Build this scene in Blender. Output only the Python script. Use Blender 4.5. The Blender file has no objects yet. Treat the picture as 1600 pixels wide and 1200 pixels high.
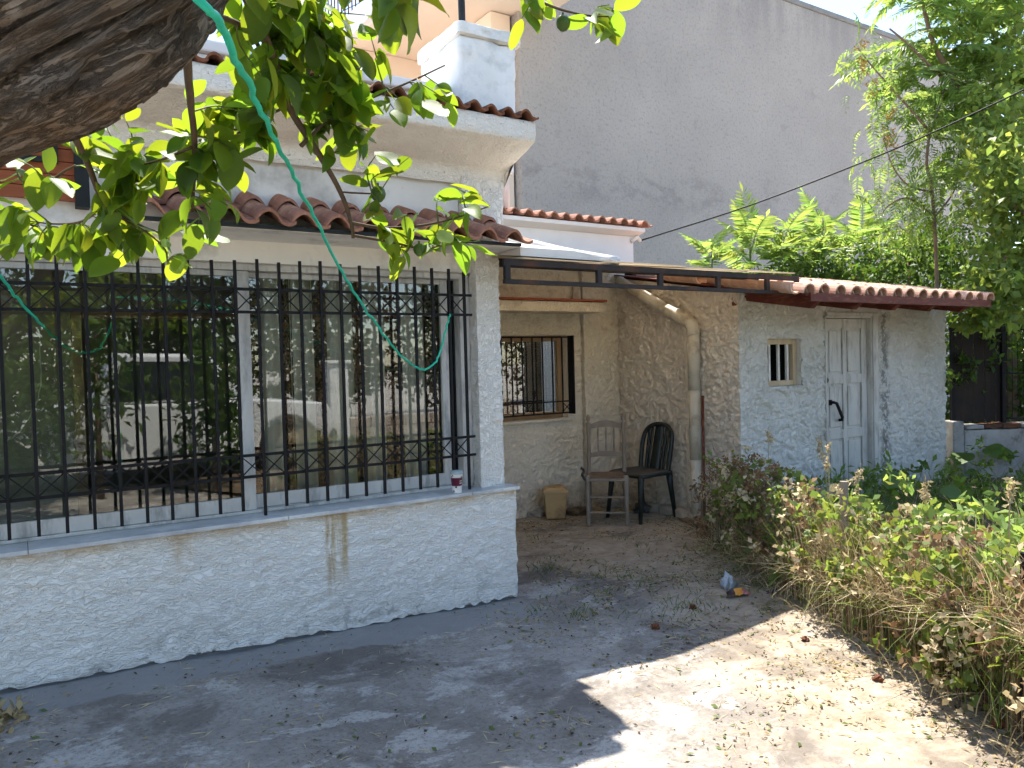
import bpy, bmesh, math, random
import numpy as np
from mathutils import Vector, Matrix, Euler, Quaternion

R = math.radians
sc = bpy.context.scene
col = sc.collection
rng = random.Random(7)
nrg = np.random.default_rng(11)

# ------------------------------------------------------------------ camera, sky, sun, exposure
# world frame: X runs along the house front (away to the right), Y into the house, Z up; metres
FPX, CAMH = 1200.0, 1.5
_yaw, _pit, _rol = R(57.4), R(-1.624), R(-1.512)
_f = Vector((math.cos(_yaw)*math.cos(_pit), math.sin(_yaw)*math.cos(_pit), math.sin(_pit)))
_r = Vector((math.sin(_yaw), -math.cos(_yaw), 0.0))
_u = _r.cross(_f)
_r2 = _r*math.cos(_rol) + _u*math.sin(_rol)
_u2 = _u*math.cos(_rol) - _r*math.sin(_rol)
CAM = Vector((0, 0, CAMH))
cd = bpy.data.cameras.new('camera'); cam = bpy.data.objects.new('camera', cd); col.objects.link(cam)
cam.matrix_world = Matrix(((_r2.x, _u2.x, -_f.x, 0), (_r2.y, _u2.y, -_f.y, 0), (_r2.z, _u2.z, -_f.z, CAMH), (0, 0, 0, 1)))
cd.sensor_fit = 'HORIZONTAL'; cd.sensor_width = 36.0; cd.lens = 36.0*FPX/1600.0
cd.clip_start = 0.05; cd.clip_end = 1000
sc.camera = cam

SUN = Vector((0.208, 0.483, 1.0)).normalized()
SUN_EL = math.asin(SUN.z); SUN_AZ = math.atan2(SUN.x, SUN.y)
w = bpy.data.worlds.new('World'); sc.world = w; w.use_nodes = True
wn = w.node_tree; wn.nodes.clear()
_sky = wn.nodes.new('ShaderNodeTexSky'); _sky.sky_type = 'NISHITA'; _sky.sun_disc = False
_sky.sun_elevation = SUN_EL; _sky.sun_rotation = SUN_AZ; _sky.air_density = 1.0; _sky.dust_density = 0.5; _sky.ozone_density = 0.9
_bg = wn.nodes.new('ShaderNodeBackground'); _bg.inputs[1].default_value = 0.132
_wo = wn.nodes.new('ShaderNodeOutputWorld')
wn.links.new(_sky.outputs[0], _bg.inputs[0]); wn.links.new(_bg.outputs[0], _wo.inputs[0])
sl = bpy.data.lights.new('sun', 'SUN'); sl.energy = 4.3; sl.angle = R(0.53); sl.color = (1.0, 0.95, 0.86)
so = bpy.data.objects.new('sun', sl); col.objects.link(so)
so.rotation_euler = (-SUN).to_track_quat('-Z', 'Y').to_euler(); so.location = (10, 20, 40)
sc.view_settings.view_transform = 'Standard'; sc.view_settings.look = 'None'
sc.view_settings.exposure = 1.6; sc.view_settings.gamma = 1.0
sc.cycles.max_bounces = 6; sc.cycles.diffuse_bounces = 4; sc.cycles.transparent_max_bounces = 12
sc.cycles.use_denoising = True; sc.cycles.use_adaptive_sampling = True; sc.cycles.adaptive_threshold = 0.035

def W(px, py, d):                       # a point d metres in front of the camera
    return CAM + d*(_f + _r2*((px-800)/FPX) - _u2*((py-600)/FPX))

# ------------------------------------------------------------------ helpers: noise, meshes, objects
def _hash(ix, iy, iz, seed):
    h = (ix*374761393 + iy*668265263 + iz*2147483647 + seed*1274126177) & 0xFFFFFFFF
    h = ((h ^ (h >> 13))*1274126177) & 0xFFFFFFFF
    h = ((h ^ (h >> 16))*2246822519) & 0xFFFFFFFF
    return (h & 0xFFFFFF)/float(0xFFFFFF)
def vn(x, y, z=0.0, seed=0):
    x = np.asarray(x, float); y = np.asarray(y, float); z = np.zeros_like(x)+z
    ix, iy, iz = np.floor(x).astype(np.int64), np.floor(y).astype(np.int64), np.floor(z).astype(np.int64)
    fx, fy, fz = x-ix, y-iy, z-iz
    fx, fy, fz = fx*fx*(3-2*fx), fy*fy*(3-2*fy), fz*fz*(3-2*fz)
    o = 0
    for a in (0, 1):
        for b in (0, 1):
            for c in (0, 1):
                o = o + _hash(ix+a, iy+b, iz+c, seed)*(fx if a else 1-fx)*(fy if b else 1-fy)*(fz if c else 1-fz)
    return o

_GZX = [-60, -6, -0.13, 1.0, 2.69, 3.6, 4.4, 60]; _GZZ = [0.08, 0.08, 0.046, 0.005, -0.047, -0.02, 0.0, 0.0]
def gz(x): return float(np.interp(x, _GZX, _GZZ))

class MB:
    def __init__(s): s.v = []; s.f = []; s.mi = []
    def add(s, vs, fs, mi=0):
        o = len(s.v); s.v += [tuple(p) for p in vs]
        for f in fs: s.f.append(tuple(i+o for i in f)); s.mi.append(mi)
        return s
    def box(s, x0, x1, y0, y1, z0, z1, mi=0):
        return s.add([(x0,y0,z0),(x1,y0,z0),(x1,y1,z0),(x0,y1,z0),(x0,y0,z1),(x1,y0,z1),(x1,y1,z1),(x0,y1,z1)],
                     [(0,3,2,1),(4,5,6,7),(0,1,5,4),(1,2,6,5),(2,3,7,6),(3,0,4,7)], mi)
    def bar(s, a, b, w, h=None, up=(0,0,1), mi=0):      # rectangular bar from a to b
        a, b = Vector(a), Vector(b); h = h or w; d = (b-a).normalized(); up = Vector(up)
        if abs(d.dot(up)) > .98: up = Vector((0,1,0))
        sx = d.cross(up).normalized(); sz = sx.cross(d).normalized()
        vs = [p + sx*(i*w/2) + sz*(j*h/2) for p in (a, b) for i, j in ((-1,-1),(1,-1),(1,1),(-1,1))]
        return s.add(vs, [(0,1,2,3),(7,6,5,4),(0,4,5,1),(1,5,6,2),(2,6,7,3),(3,7,4,0)], mi)
    def tube(s, pts, rad, n=8, caps=True, wob=0.0, seed=0, mi=0):
        pts = [Vector(p) for p in pts]; k = len(pts)
        if not hasattr(rad, '__len__'): rad = [rad]*k
        if len(rad) != k: rad = list(np.interp(np.linspace(0, 1, k), np.linspace(0, 1, len(rad)), rad))
        ref = Vector((0.3, 0.2, 1)).normalized(); vs = []; pn = None
        for i, p in enumerate(pts):
            t = (pts[min(i+1,k-1)]-pts[max(i-1,0)]).normalized()
            if pn is None:
                pn = t.cross(ref)
                if pn.length < .05: pn = t.cross(Vector((1,0,0)))
            pn = (pn - t*pn.dot(t)).normalized(); q = t.cross(pn)
            for j in range(n):
                a = 2*math.pi*j/n; r = rad[i]
                if wob: r *= 1 + wob*(float(vn(j*0.9+seed, i*0.7, 0, seed))-.5)*2
                vs.append(p + (pn*math.cos(a)+q*math.sin(a))*r)
        fs = [(i*n+j, i*n+(j+1)%n, (i+1)*n+(j+1)%n, (i+1)*n+j) for i in range(k-1) for j in range(n)]
        if caps: fs += [tuple(range(n-1,-1,-1)), tuple(range((k-1)*n, k*n))]
        return s.add(vs, fs, mi)
    def lathe(s, prof, n=16, c=(0,0,0), mi=0):          # prof: list of (radius, z)
        vs = [(c[0]+r*math.cos(2*math.pi*j/n), c[1]+r*math.sin(2*math.pi*j/n), c[2]+z) for r, z in prof for j in range(n)]
        fs = [(i*n+j, i*n+(j+1)%n, (i+1)*n+(j+1)%n, (i+1)*n+j) for i in range(len(prof)-1) for j in range(n)]
        return s.add(vs, fs, mi)
    def prism(s, poly, y0, y1, axis='Y', mi=0):         # poly in the plane across the axis
        n = len(poly)
        def pt(a, b, c): return (a, c, b) if axis == 'Y' else (c, a, b) if axis == 'X' else (a, b, c)
        vs = [pt(a, b, y0) for a, b in poly] + [pt(a, b, y1) for a, b in poly]
        return s.add(vs, [tuple(range(n)), tuple(range(2*n-1, n-1, -1))] + [(i, i+n, (i+1)%n+n, (i+1)%n) for i in range(n)], mi)
    def mesh(s, name, mats, smooth=False):
        me = bpy.data.meshes.new(name); me.from_pydata(s.v, [], s.f)
        for m in (mats if isinstance(mats, (list, tuple)) else [mats]): me.materials.append(m)
        if len(set(s.mi)) > 1: me.polygons.foreach_set('material_index', s.mi)
        if smooth: me.polygons.foreach_set('use_smooth', [True]*len(s.f))
        me.validate(); me.update()
        bm = bmesh.new(); bm.from_mesh(me); bmesh.ops.recalc_face_normals(bm, faces=bm.faces[:]); bm.to_mesh(me); bm.free()
        return me
    def build(s, name, mats, parent=None, smooth=False, bevel=0, seg=2):
        o = obj(name, s.mesh(name, mats, smooth), parent)
        if bevel:
            m = o.modifiers.new('bevel', 'BEVEL'); m.width = bevel; m.segments = seg; m.limit_method = 'ANGLE'; m.angle_limit = R(40)
        return o

def obj(name, me, parent=None, mw=None):                # mesh data is in world metres, so a part undoes its root's place
    o = bpy.data.objects.new(name, me); col.objects.link(o)
    M0 = mw or Matrix.Identity(4)
    if parent is not None:
        o.parent = parent
        if parent.type == 'EMPTY' and not parent.get('_loc'): M0 = Matrix.Translation(-parent.location) @ M0
    o.matrix_basis = M0
    return o
def thing(name, label, cat, loc=(0,0,0), group=None, rot=None):
    o = bpy.data.objects.new(name, None); col.objects.link(o); o.location = loc
    o.empty_display_size = .1
    if rot is not None: o.rotation_euler = rot; o['_loc'] = 1   # children of a turned thing are in its own metres
    return tag(o, label, cat, group)
def tag(o, label=None, cat=None, group=None, kind=None):
    if label: o['label'] = label
    if cat: o['category'] = cat
    if group: o['group'] = group
    if kind: o['kind'] = kind
    return o
def raw_mesh(name, V, F, mats, smooth=False, mi=None):
    me = bpy.data.meshes.new(name)
    V = np.asarray(V, np.float32); F = np.asarray(F, np.int32); k = F.shape[1]
    me.vertices.add(len(V)); me.vertices.foreach_set('co', V.ravel())
    me.loops.add(F.size); me.loops.foreach_set('vertex_index', F.ravel())
    me.polygons.add(len(F)); me.polygons.foreach_set('loop_start', np.arange(0, F.size, k)); me.polygons.foreach_set('loop_total', np.full(len(F), k))
    for m in (mats if isinstance(mats, (list, tuple)) else [mats]): me.materials.append(m)
    if mi is not None: me.polygons.foreach_set('material_index', np.asarray(mi, np.int32))
    if smooth: me.polygons.foreach_set('use_smooth', np.ones(len(F), bool))
    me.update(calc_edges=True)
    return me
def smoothpath(pts, n=8):                               # Catmull-Rom
    P = [Vector(p) for p in pts]; P = [P[0]*2-P[1]] + P + [P[-1]*2-P[-2]]; out = []
    for i in range(1, len(P)-2):
        for k in range(n):
            t = k/n; a, b, c, d = P[i-1], P[i], P[i+1], P[i+2]
            out.append(.5*((2*b) + (c-a)*t + (2*a-5*b+4*c-d)*t*t + (3*b-a-3*c+d)*t**3))
    return out + [P[-2]]

# ------------------------------------------------------------------ materials
class NT:
    def __init__(s, name):
        s.m = bpy.data.materials.new(name); s.m.use_nodes = True; s.t = s.m.node_tree; s.t.nodes.clear()
        s.out = s.n('ShaderNodeOutputMaterial'); s.co = s.n('ShaderNodeTexCoord')
    def n(s, typ, **kw):
        nd = s.t.nodes.new(typ)
        for k, v in kw.items(): setattr(nd, k, v)
        return nd
    def set(s, sock, v):
        if isinstance(v, bpy.types.NodeSocket): s.t.links.new(v, sock)
        elif v is not None:
            try: sock.default_value = v
            except Exception: sock.default_value = tuple(v)+(1,)
    def vec(s, scale=(1,1,1), src='Object', loc=(0,0,0), rot=(0,0,0)):
        mp = s.n('ShaderNodeMapping'); s.t.links.new(s.co.outputs[src], mp.inputs[0])
        mp.inputs['Scale'].default_value = scale; mp.inputs['Location'].default_value = loc; mp.inputs['Rotation'].default_value = rot
        return mp.outputs[0]
    def noise(s, scale, detail=4, rough=.55, dist=0, vec=None):
        x = s.n('ShaderNodeTexNoise'); s.set(x.inputs['Vector'], vec if vec is not None else s.co.outputs['Object'])
        x.inputs['Scale'].default_value = scale; x.inputs['Detail'].default_value = detail
        x.inputs['Roughness'].default_value = rough; x.inputs['Distortion'].default_value = dist
        return x.outputs[0]
    def voro(s, scale, feature='F1', vec=None, out='Distance', rand=1.0):
        x = s.n('ShaderNodeTexVoronoi', feature=feature); s.set(x.inputs['Vector'], vec if vec is not None else s.co.outputs['Object'])
        x.inputs['Scale'].default_value = scale; x.inputs['Randomness'].default_value = rand
        return x.outputs[out]
    def ramp(s, fac, *stops, interp='LINEAR'):
        x = s.n('ShaderNodeValToRGB'); x.color_ramp.interpolation = interp; s.set(x.inputs[0], fac); cr = x.color_ramp
        while len(cr.elements) < len(stops): cr.elements.new(.5)
        for e, (p, c) in zip(cr.elements, stops):
            e.position = p; e.color = (c, c, c, 1) if not hasattr(c, '__len__') else tuple(c[:3])+(1,)
        return x.outputs[0]
    def mix(s, fac, a, b, blend='MIX'):
        x = s.n('ShaderNodeMix', data_type='RGBA', blend_type=blend)
        s.set(x.inputs[0], fac); s.set(x.inputs[6], a); s.set(x.inputs[7], b); return x.outputs[2]
    def math(s, op, a, b=None, clamp=False):
        x = s.n('ShaderNodeMath', operation=op, use_clamp=clamp); s.set(x.inputs[0], a); s.set(x.inputs[1], b); return x.outputs[0]
    def smooth(s, v, a, b):                             # 0 below a, 1 above b
        x = s.n('ShaderNodeMapRange', interpolation_type='SMOOTHSTEP'); s.set(x.inputs[0], v)
        if a <= b: x.inputs[1].default_value, x.inputs[2].default_value = a, b
        else: x.inputs[1].default_value, x.inputs[2].default_value = b, a; x.inputs[3].default_value, x.inputs[4].default_value = 1, 0
        return x.outputs[0]
    def xyz(s, src='Object'):
        x = s.n('ShaderNodeSeparateXYZ'); s.t.links.new(s.co.outputs[src], x.inputs[0]); return x.outputs
    def bump(s, h, strength=.5, dist=.01, prev=None):
        x = s.n('ShaderNodeBump'); x.inputs['Strength'].default_value = strength; x.inputs['Distance'].default_value = dist
        s.set(x.inputs['Height'], h)
        if prev is not None: s.t.links.new(prev, x.inputs['Normal'])
        return x.outputs[0]
    def rnd(s): return s.n('ShaderNodeObjectInfo').outputs['Random']
    def bsdf(s, color, rough=.8, normal=None, metallic=0, spec=.3, **kw):
        x = s.n('ShaderNodeBsdfPrincipled'); s.set(x.inputs['Base Color'], color); s.set(x.inputs['Roughness'], rough)
        x.inputs['Metallic'].default_value = metallic; x.inputs['Specular IOR Level'].default_value = spec
        for k, v in kw.items(): s.set(x.inputs[k], v)
        if normal is not None: s.t.links.new(normal, x.inputs['Normal'])
        return x.outputs[0]
    def done(s, shader): s.t.links.new(shader, s.out.inputs[0]); return s.m

def plain(name, c1, c2=None, scale=6, rough=.7, bscale=60, bstr=.15, bdist=.003, metallic=0, spec=.3, var=0.0, stretch=(1,1,1), c3=None, s3=2):
    t = NT(name); v = t.vec(stretch)
    c = t.mix(t.ramp(t.noise(scale, 5, .6, vec=v), (.35, 0), (.65, 1)), c1, c2 or [x*.75 for x in c1])
    if c3: c = t.mix(t.ramp(t.noise(s3, 6, .65, vec=v), (.5, 0), (.66, 1)), c, c3)
    if var:
        hs = t.n('ShaderNodeHueSaturation'); t.set(hs.inputs['Color'], c)
        t.set(hs.inputs['Value'], t.math('ADD', t.math('MULTIPLY', t.rnd(), var), 1-var/2)); c = hs.outputs[0]
    return t.done(t.bsdf(c, rough, t.bump(t.noise(bscale, 4, .6, vec=v), bstr, bdist), metallic, spec))

def stucco(name, base, alt, dark_tone, scale=26, stretch=(1,1,1), strength=.7, dist=.012, crease_amt=.35, extra=None, speck=True):
    t = NT(name); v = t.vec(stretch)
    n1 = t.noise(scale, 3, .5, .9, v); n2 = t.noise(scale*3.1, 3, .55, .4, v)
    ridge = t.math('ABSOLUTE', t.math('SUBTRACT', n1, .5))
    h = t.math('ADD', t.math('MULTIPLY', t.smooth(ridge, .0, .11), .8), t.math('MULTIPLY', n2, .35))
    c = t.mix(t.ramp(t.noise(1.3, 5, .6), (.35, 0), (.7, 1)), base, alt)
    crev = t.math('MULTIPLY', t.smooth(ridge, .035, .0), t.smooth(t.noise(3.3, 4, .6), .42, .68))  # darker tone along the plaster creases, thinned by broad noise
    c = t.mix(t.math('MULTIPLY', crev, crease_amt), c, dark_tone)
    if speck:
        sp = t.math('MULTIPLY', t.smooth(t.noise(70, 2, .5), .68, .74), .55)
        c = t.mix(sp, c, [d*.6 for d in dark_tone])
    if extra: c = extra(t, c)
    nb = t.bump(h, strength, dist)
    return t.done(t.bsdf(c, .88, nb, spec=.15))

def leafmat(name, dark, light, trans, tfac=.45, rough=.4, vary=.5, hue=.03, vein=True):
    t = NT(name)
    isl = t.n('ShaderNodeNewGeometry').outputs['Random Per Island']; rv = t.math('FRACT', t.math('ADD', t.rnd(), isl))
    c = t.mix(rv, dark, light)
    c = t.mix(t.ramp(t.noise(14, 3), (.4, 0), (.7, 1)), c, light)
    hs = t.n('ShaderNodeHueSaturation'); t.set(hs.inputs['Color'], trans)
    t.set(hs.inputs['Hue'], t.math('ADD', t.math('MULTIPLY', rv, hue*2), .5-hue)); t.set(hs.inputs['Value'], t.math('ADD', t.math('MULTIPLY', t.math('FRACT', t.math('MULTIPLY', rv, 7.31)), .7), .55))
    tr = t.n('ShaderNodeBsdfTranslucent'); t.set(tr.inputs[0], hs.outputs[0])
    b = t.bsdf(c, rough, t.bump(t.noise(120, 3), .25, .001), spec=.28)
    mx = t.n('ShaderNodeMixShader'); mx.inputs[0].default_value = tfac
    t.t.links.new(b, mx.inputs[1]); t.t.links.new(tr.outputs[0], mx.inputs[2])
    return t.done(mx.outputs[0])

def _wallstain(t, c):                                   # rusty runs under the sill, grime towards the foot
    x, y, z = t.xyz()[0:3]
    def streak(x0, wd, z0, z1, amt, c, colr):
        m = t.math('SUBTRACT', 1.0, t.math('DIVIDE', t.math('ABSOLUTE', t.math('SUBTRACT', x, x0)), wd), True)
        m = t.math('MULTIPLY', t.smooth(m, 0, .75), t.smooth(z, z0, z1))
        m = t.math('MULTIPLY', m, t.smooth(t.noise(11, 4, .6, vec=t.vec((3.5,1,.45))), .3, .62))
        return t.mix(t.math('MULTIPLY', m, amt), c, colr)
    c = streak(1.44, .035, .12, .5, 1.0, c, (.4,.25,.09)); c = streak(1.52, .035, .15, .56, 1.0, c, (.45,.3,.12))
    c = streak(1.48, .09, .1, .6, .8, c, (.6,.48,.3)); c = streak(.66, .08, .4, .62, .55, c, (.6,.42,.22)); c = streak(1.8, .05, .5, .68, .35, c, (.6,.45,.25)); c = streak(2.2, .12, .5, .68, .3, c, (.62,.5,.3))
    edge = t.math('MULTIPLY', t.smooth(z, .6, .672), t.smooth(t.noise(5, 4, .65), .40, .6))
    c = t.mix(t.math('MULTIPLY', edge, .65), c, (.55, .38, .2))
    low = t.math('MULTIPLY', t.smooth(z, .28, .0), t.smooth(t.noise(9, 5, .65, .5), .5, .68))
    return t.mix(t.math('MULTIPLY', low, .55), c, (.2, .19, .17))
def _shedstain(t, c):
    x, y, z = t.xyz()[0:3]
    c = t.mix(t.math('MULTIPLY', t.smooth(t.noise(1.7, 5, .65), .45, .75), .45), c, (.42, .4, .34))
    m = t.math('MULTIPLY', t.smooth(t.math('ABSOLUTE', t.math('SUBTRACT', x, 7.46)), .13, .03), t.smooth(t.noise(16, 4, .7, .6, t.vec((1,1,.4))), .46, .56))
    return t.mix(t.math('MULTIPLY', m, .7), c, (.17, .16, .14))
def _backstain(t, c):
    x, y, z = t.xyz()[0:3]
    m = t.math('MULTIPLY', t.smooth(z, 1.3, 2.2), t.smooth(t.noise(5, 6, .7, .4, t.vec((1,1,1.3))), .46, .7))
    c = t.mix(t.math('MULTIPLY', m, .45), c, (.3, .2, .12))
    m = t.math('MULTIPLY', t.smooth(z, .35, .0), t.smooth(t.noise(6, 5, .7), .4, .6))
    return t.mix(t.math('MULTIPLY', m, .6), c, (.2, .15, .1))

MT = {}
MT['wall_white'] = stucco('white_rough_plaster', (.83,.79,.725), (.76,.72,.66), (.36,.33,.29), 34, (.62,1,1.4), .7, .010, .3, _wallstain)
MT['column'] = stucco('white_column_plaster', (.82,.785,.725), (.76,.72,.65), (.4,.36,.3), 34, (1,1,.8), .8, .012, .3)
MT['cornice'] = stucco('cornice_plaster', (.79,.75,.685), (.73,.67,.59), (.3,.25,.2), 30, (.7,1,1.2), .6, .008, .4)
MT['smooth_white'] = plain('smooth_white_paint', (.79,.755,.70), (.70,.665,.61), 2.2, .85, 90, .15, .002, c3=(.5,.47,.43), s3=3.4)
MT['tower'] = plain('weathered_white_render', (.82,.80,.77), (.75,.73,.70), 3, .9, 70, .35, .005, c3=(.55,.55,.53), s3=5.0)
MT['back'] = stucco('cream_recess_plaster', (.84,.76,.62), (.80,.70,.56), (.3,.2,.12), 30, (1,1,1), .75, .011, .5, _backstain)
MT['side'] = stucco('brownish_side_plaster', (.82,.73,.62), (.75,.65,.54), (.36,.27,.2), 30, (1,1.2,.8), .85, .014, .4, _backstain)
MT['shed'] = stucco('pale_shed_plaster', (.75,.725,.67), (.68,.655,.595), (.3,.28,.23), 30, (1,1,.9), .8, .012, .35, _shedstain)
MT['marble'] = plain('grey_marble', (.54,.53,.51), (.38,.38,.385), 7, .35, 60, .05, .001, c3=(.66,.64,.6), s3=4)
MT['iron'] = plain('black_painted_iron', (.009,.009,.010), (.014,.012,.012), 20, .6, 120, .15, .001, spec=.2)
MT['rust_iron'] = plain('brown_rusty_iron', (.035,.027,.024), (.022,.018,.017), 9, .75, 120, .4, .002, c3=(.08,.035,.02), s3=5)
MT['dusty'] = plain('dusty_sheet_top', (.5,.43,.34), (.36,.29,.22), 9, .95, 60, .4, .004, c3=(.18,.13,.09), s3=7)
MT['alu'] = plain('weathered_white_aluminium', (.64,.615,.575), (.52,.50,.465), 5, .5, 90, .08, .001, c3=(.34,.33,.31), s3=14, stretch=(1,1,.25))
MT['tile_new'] = plain('orange_clay_tile', (.36,.17,.11), (.28,.125,.08), 9, .85, 90, .3, .003, var=.35, c3=(.5,.28,.18), s3=11)
MT['tile_old'] = plain('mossy_old_tile', (.22,.085,.045), (.12,.05,.03), 12, .95, 60, .6, .006, var=.5, c3=(.06,.05,.035), s3=9)
MT['tile_shed'] = plain('faded_clay_tile', (.52,.31,.22), (.43,.23,.155), 9, .9, 80, .35, .003, var=.4, c3=(.58,.42,.32), s3=8)
MT['redwood'] = plain('dark_red_painted_wood', (.13,.028,.016), (.09,.022,.014), 8, .7, 60, .3, .002, stretch=(1,1,4), c3=(.2,.07,.04), s3=9)
MT['orange_wood'] = plain('varnished_orange_wood', (.30,.085,.03), (.22,.06,.022), 4, .55, 30, .2, .002, stretch=(.6,1,9))
MT['black_wood'] = plain('black_frame_paint', (.015,.018,.018), None, 4, .6)
MT['greydoor'] = plain('pale_grey_door_paint', (.56,.54,.50), (.48,.46,.42), 3, .6, 50, .15, .002, stretch=(2,1,.4), c3=(.34,.31,.27), s3=9)
MT['bare_wood'] = plain('bare_brown_wood', (.34,.22,.12), (.25,.16,.09), 6, .75, 50, .3, .002, stretch=(3,3,.5))
MT['pvc'] = plain('dirty_cream_pvc', (.58,.53,.43), (.48,.42,.33), 4, .5, 60, .05, .001, c3=(.33,.27,.2), s3=6)
MT['chairwood'] = plain('greyed_chair_wood', (.30,.245,.195), (.21,.17,.135), 12, .85, 60, .4, .002, stretch=(1,1,.3))
MT['rush'] = plain('worn_seat_board', (.2,.14,.09), (.12,.085,.06), 14, .9, 70, .4, .003)
MT['dkplastic'] = plain('dark_green_plastic', (.011,.016,.013), (.018,.021,.018), 8, .45, 90, .05, .001, spec=.45)
MT['dustplastic'] = plain('dusty_plastic_seat', (.1,.085,.07), (.05,.045,.038), 9, .8, 90, .2, .001)
MT['mustard'] = plain('mustard_plastic', (.52,.36,.18), (.46,.32,.16), 5, .55, 80, .05, .001, c3=(.3,.19,.09), s3=5)
MT['grey_wall'] = NT('grey_cement_render')
def _greywall(t):
    v = t.vec((1,1,1)); x, y, z = t.xyz()[0:3]
    c = t.mix(t.ramp(t.noise(.35, 6, .62), (.35, 0), (.68, 1)), (.49,.44,.40), (.40,.36,.33))
    c = t.mix(t.math('MULTIPLY', t.smooth(t.noise(.8, 6, .7, .5, t.vec((1,1,.4))), .5, .7), .5), c, (.44,.395,.37))
    top = t.math('MULTIPLY', t.smooth(z, 8.2, 10.2), t.smooth(t.noise(1.2, 5, .7, vec=t.vec((1.6,1,.35))), .3, .65))
    c = t.mix(t.math('MULTIPLY', top, .6), c, (.24,.23,.225))
    bl = t.smooth(t.noise(2.2, 6, .72), .58, .7)
    c = t.mix(t.math('MULTIPLY', bl, .25), c, (.22,.205,.195))
    band = t.math('MULTIPLY', t.smooth(t.math('ABSOLUTE', t.math('SUBTRACT', z, 5.0)), .55, .1), t.smooth(t.noise(1.7, 6, .75, vec=t.vec((1,1,1.6))), .46, .6))
    c = t.mix(t.math('MULTIPLY', band, .35), c, (.2,.185,.18))
    c = t.mix(t.math('MULTIPLY', t.smooth(t.noise(16, 5, .75), .5, .66), .5), c, (.22,.205,.2))
    c = t.mix(t.math('MULTIPLY', t.smooth(t.noise(7, 6, .8), .55, .7), .3), c, (.52,.48,.46))
    return t.done(t.bsdf(c, .95, t.bump(t.noise(14, 6, .8), .8, .06), spec=.1))
MT['grey_wall'] = _greywall(MT['grey_wall'])
MT['peach'] = plain('peach_render', (.86,.70,.57), (.82,.66,.53), .6, .9, 30, .1, .004)
MT['white_edge'] = plain('white_slab_paint', (.8,.78,.76), (.7,.68,.66), 2, .8)
MT['bark'] = None
MT['twig'] = plain('brown_twig', (.13,.085,.05), (.09,.06,.04), 20, .8, 90, .3, .002)
MT['stemgreen'] = plain('green_twig', (.10,.14,.035), (.14,.13,.05), 20, .7)
MT['ailbark'] = plain('reddish_tree_bark', (.23,.15,.10), (.16,.11,.08), 8, .85, 60, .4, .004)
MT['leaf'] = leafmat('lemon_leaf', (.032,.075,.014), (.07,.125,.018), (.44,.60,.03), .42, .5)
MT['leaf_y'] = leafmat('yellowing_leaf', (.22,.23,.02), (.3,.26,.03), (.75,.62,.03), .45, .4)
MT['fruit'] = plain('green_fruit_skin', (.05,.10,.018), (.07,.12,.025), 20, .35, 160, .3, .001)
MT['frond'] = leafmat('feathery_leaf', (.06,.12,.03), (.15,.22,.06), (.48,.64,.12), .45, .45)
MT['frond_b'] = leafmat('broad_leaf', (.06,.11,.026), (.14,.20,.05), (.48,.60,.09), .45, .45)
MT['shrub'] = leafmat('shrub_leaf', (.03,.07,.016), (.075,.125,.025), (.22,.36,.035), .32, .5)
MT['hedge'] = leafmat('far_leaf', (.018,.03,.01), (.032,.05,.014), (.07,.11,.02), .3, .6)
MT['straw'] = leafmat('straw', (.44,.34,.19), (.62,.51,.32), (.6,.48,.25), .3, .8, hue=.01)
MT['drybrown'] = leafmat('dry_brown_stalk', (.18,.11,.06), (.26,.16,.09), (.3,.18,.08), .25, .85, hue=.01)
MT['weed'] = leafmat('weed_leaf', (.045,.095,.02), (.10,.16,.035), (.30,.42,.05), .4, .55)
MT['vine'] = leafmat('vine_leaf', (.09,.15,.03), (.17,.22,.06), (.40,.48,.07), .4, .55)
MT['bright'] = leafmat('sun_lightened_weed_leaf', (.11,.19,.04), (.2,.29,.08), (.5,.62,.12), .42, .55)  # lighter copy of the weed leaf, sunlight put into its colour
MT['litter_tan'] = leafmat('dry_leaf_litter', (.33,.23,.11), (.46,.35,.18), (.5,.36,.14), .2, .85, hue=.01)
MT['litter_green'] = leafmat('fresh_clippings', (.07,.11,.03), (.16,.2,.06), (.3,.36,.06), .25, .7)
MT['litter_dark'] = plain('dark_crumbled_leaf', (.055,.04,.025), (.09,.06,.035), 30, .95)
MT['green_wire'] = plain('green_plastic_cord', (.02,.46,.29), (.03,.55,.36), 30, .4, 150, .1, .001)
MT['pale_wire'] = plain('pale_string', (.5,.5,.45), None, 30, .6)
MT['cable'] = plain('black_cable', (.012,.012,.012), None, 10, .6)
MT['curtain'] = None
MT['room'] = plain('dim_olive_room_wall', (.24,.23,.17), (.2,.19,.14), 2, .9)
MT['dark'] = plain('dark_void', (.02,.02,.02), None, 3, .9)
MT['car_white'] = plain('white_car_paint', (.8,.8,.8), (.76,.76,.76), 2, .3, 40, .0, .001, spec=.5)
MT['tyre'] = plain('tyre_rubber', (.02,.02,.02), None, 9, .85)
MT['rim'] = plain('steel_rim', (.45,.45,.46), None, 6, .4, metallic=.7)
MT['carglass'] = plain('dark_car_glass', (.02,.025,.03), None, 2, .08, spec=.6)
MT['brick'] = plain('pale_stone_block', (.5,.42,.34), (.38,.31,.25), 4, .9, 30, .4, .01, var=.4)

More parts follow.
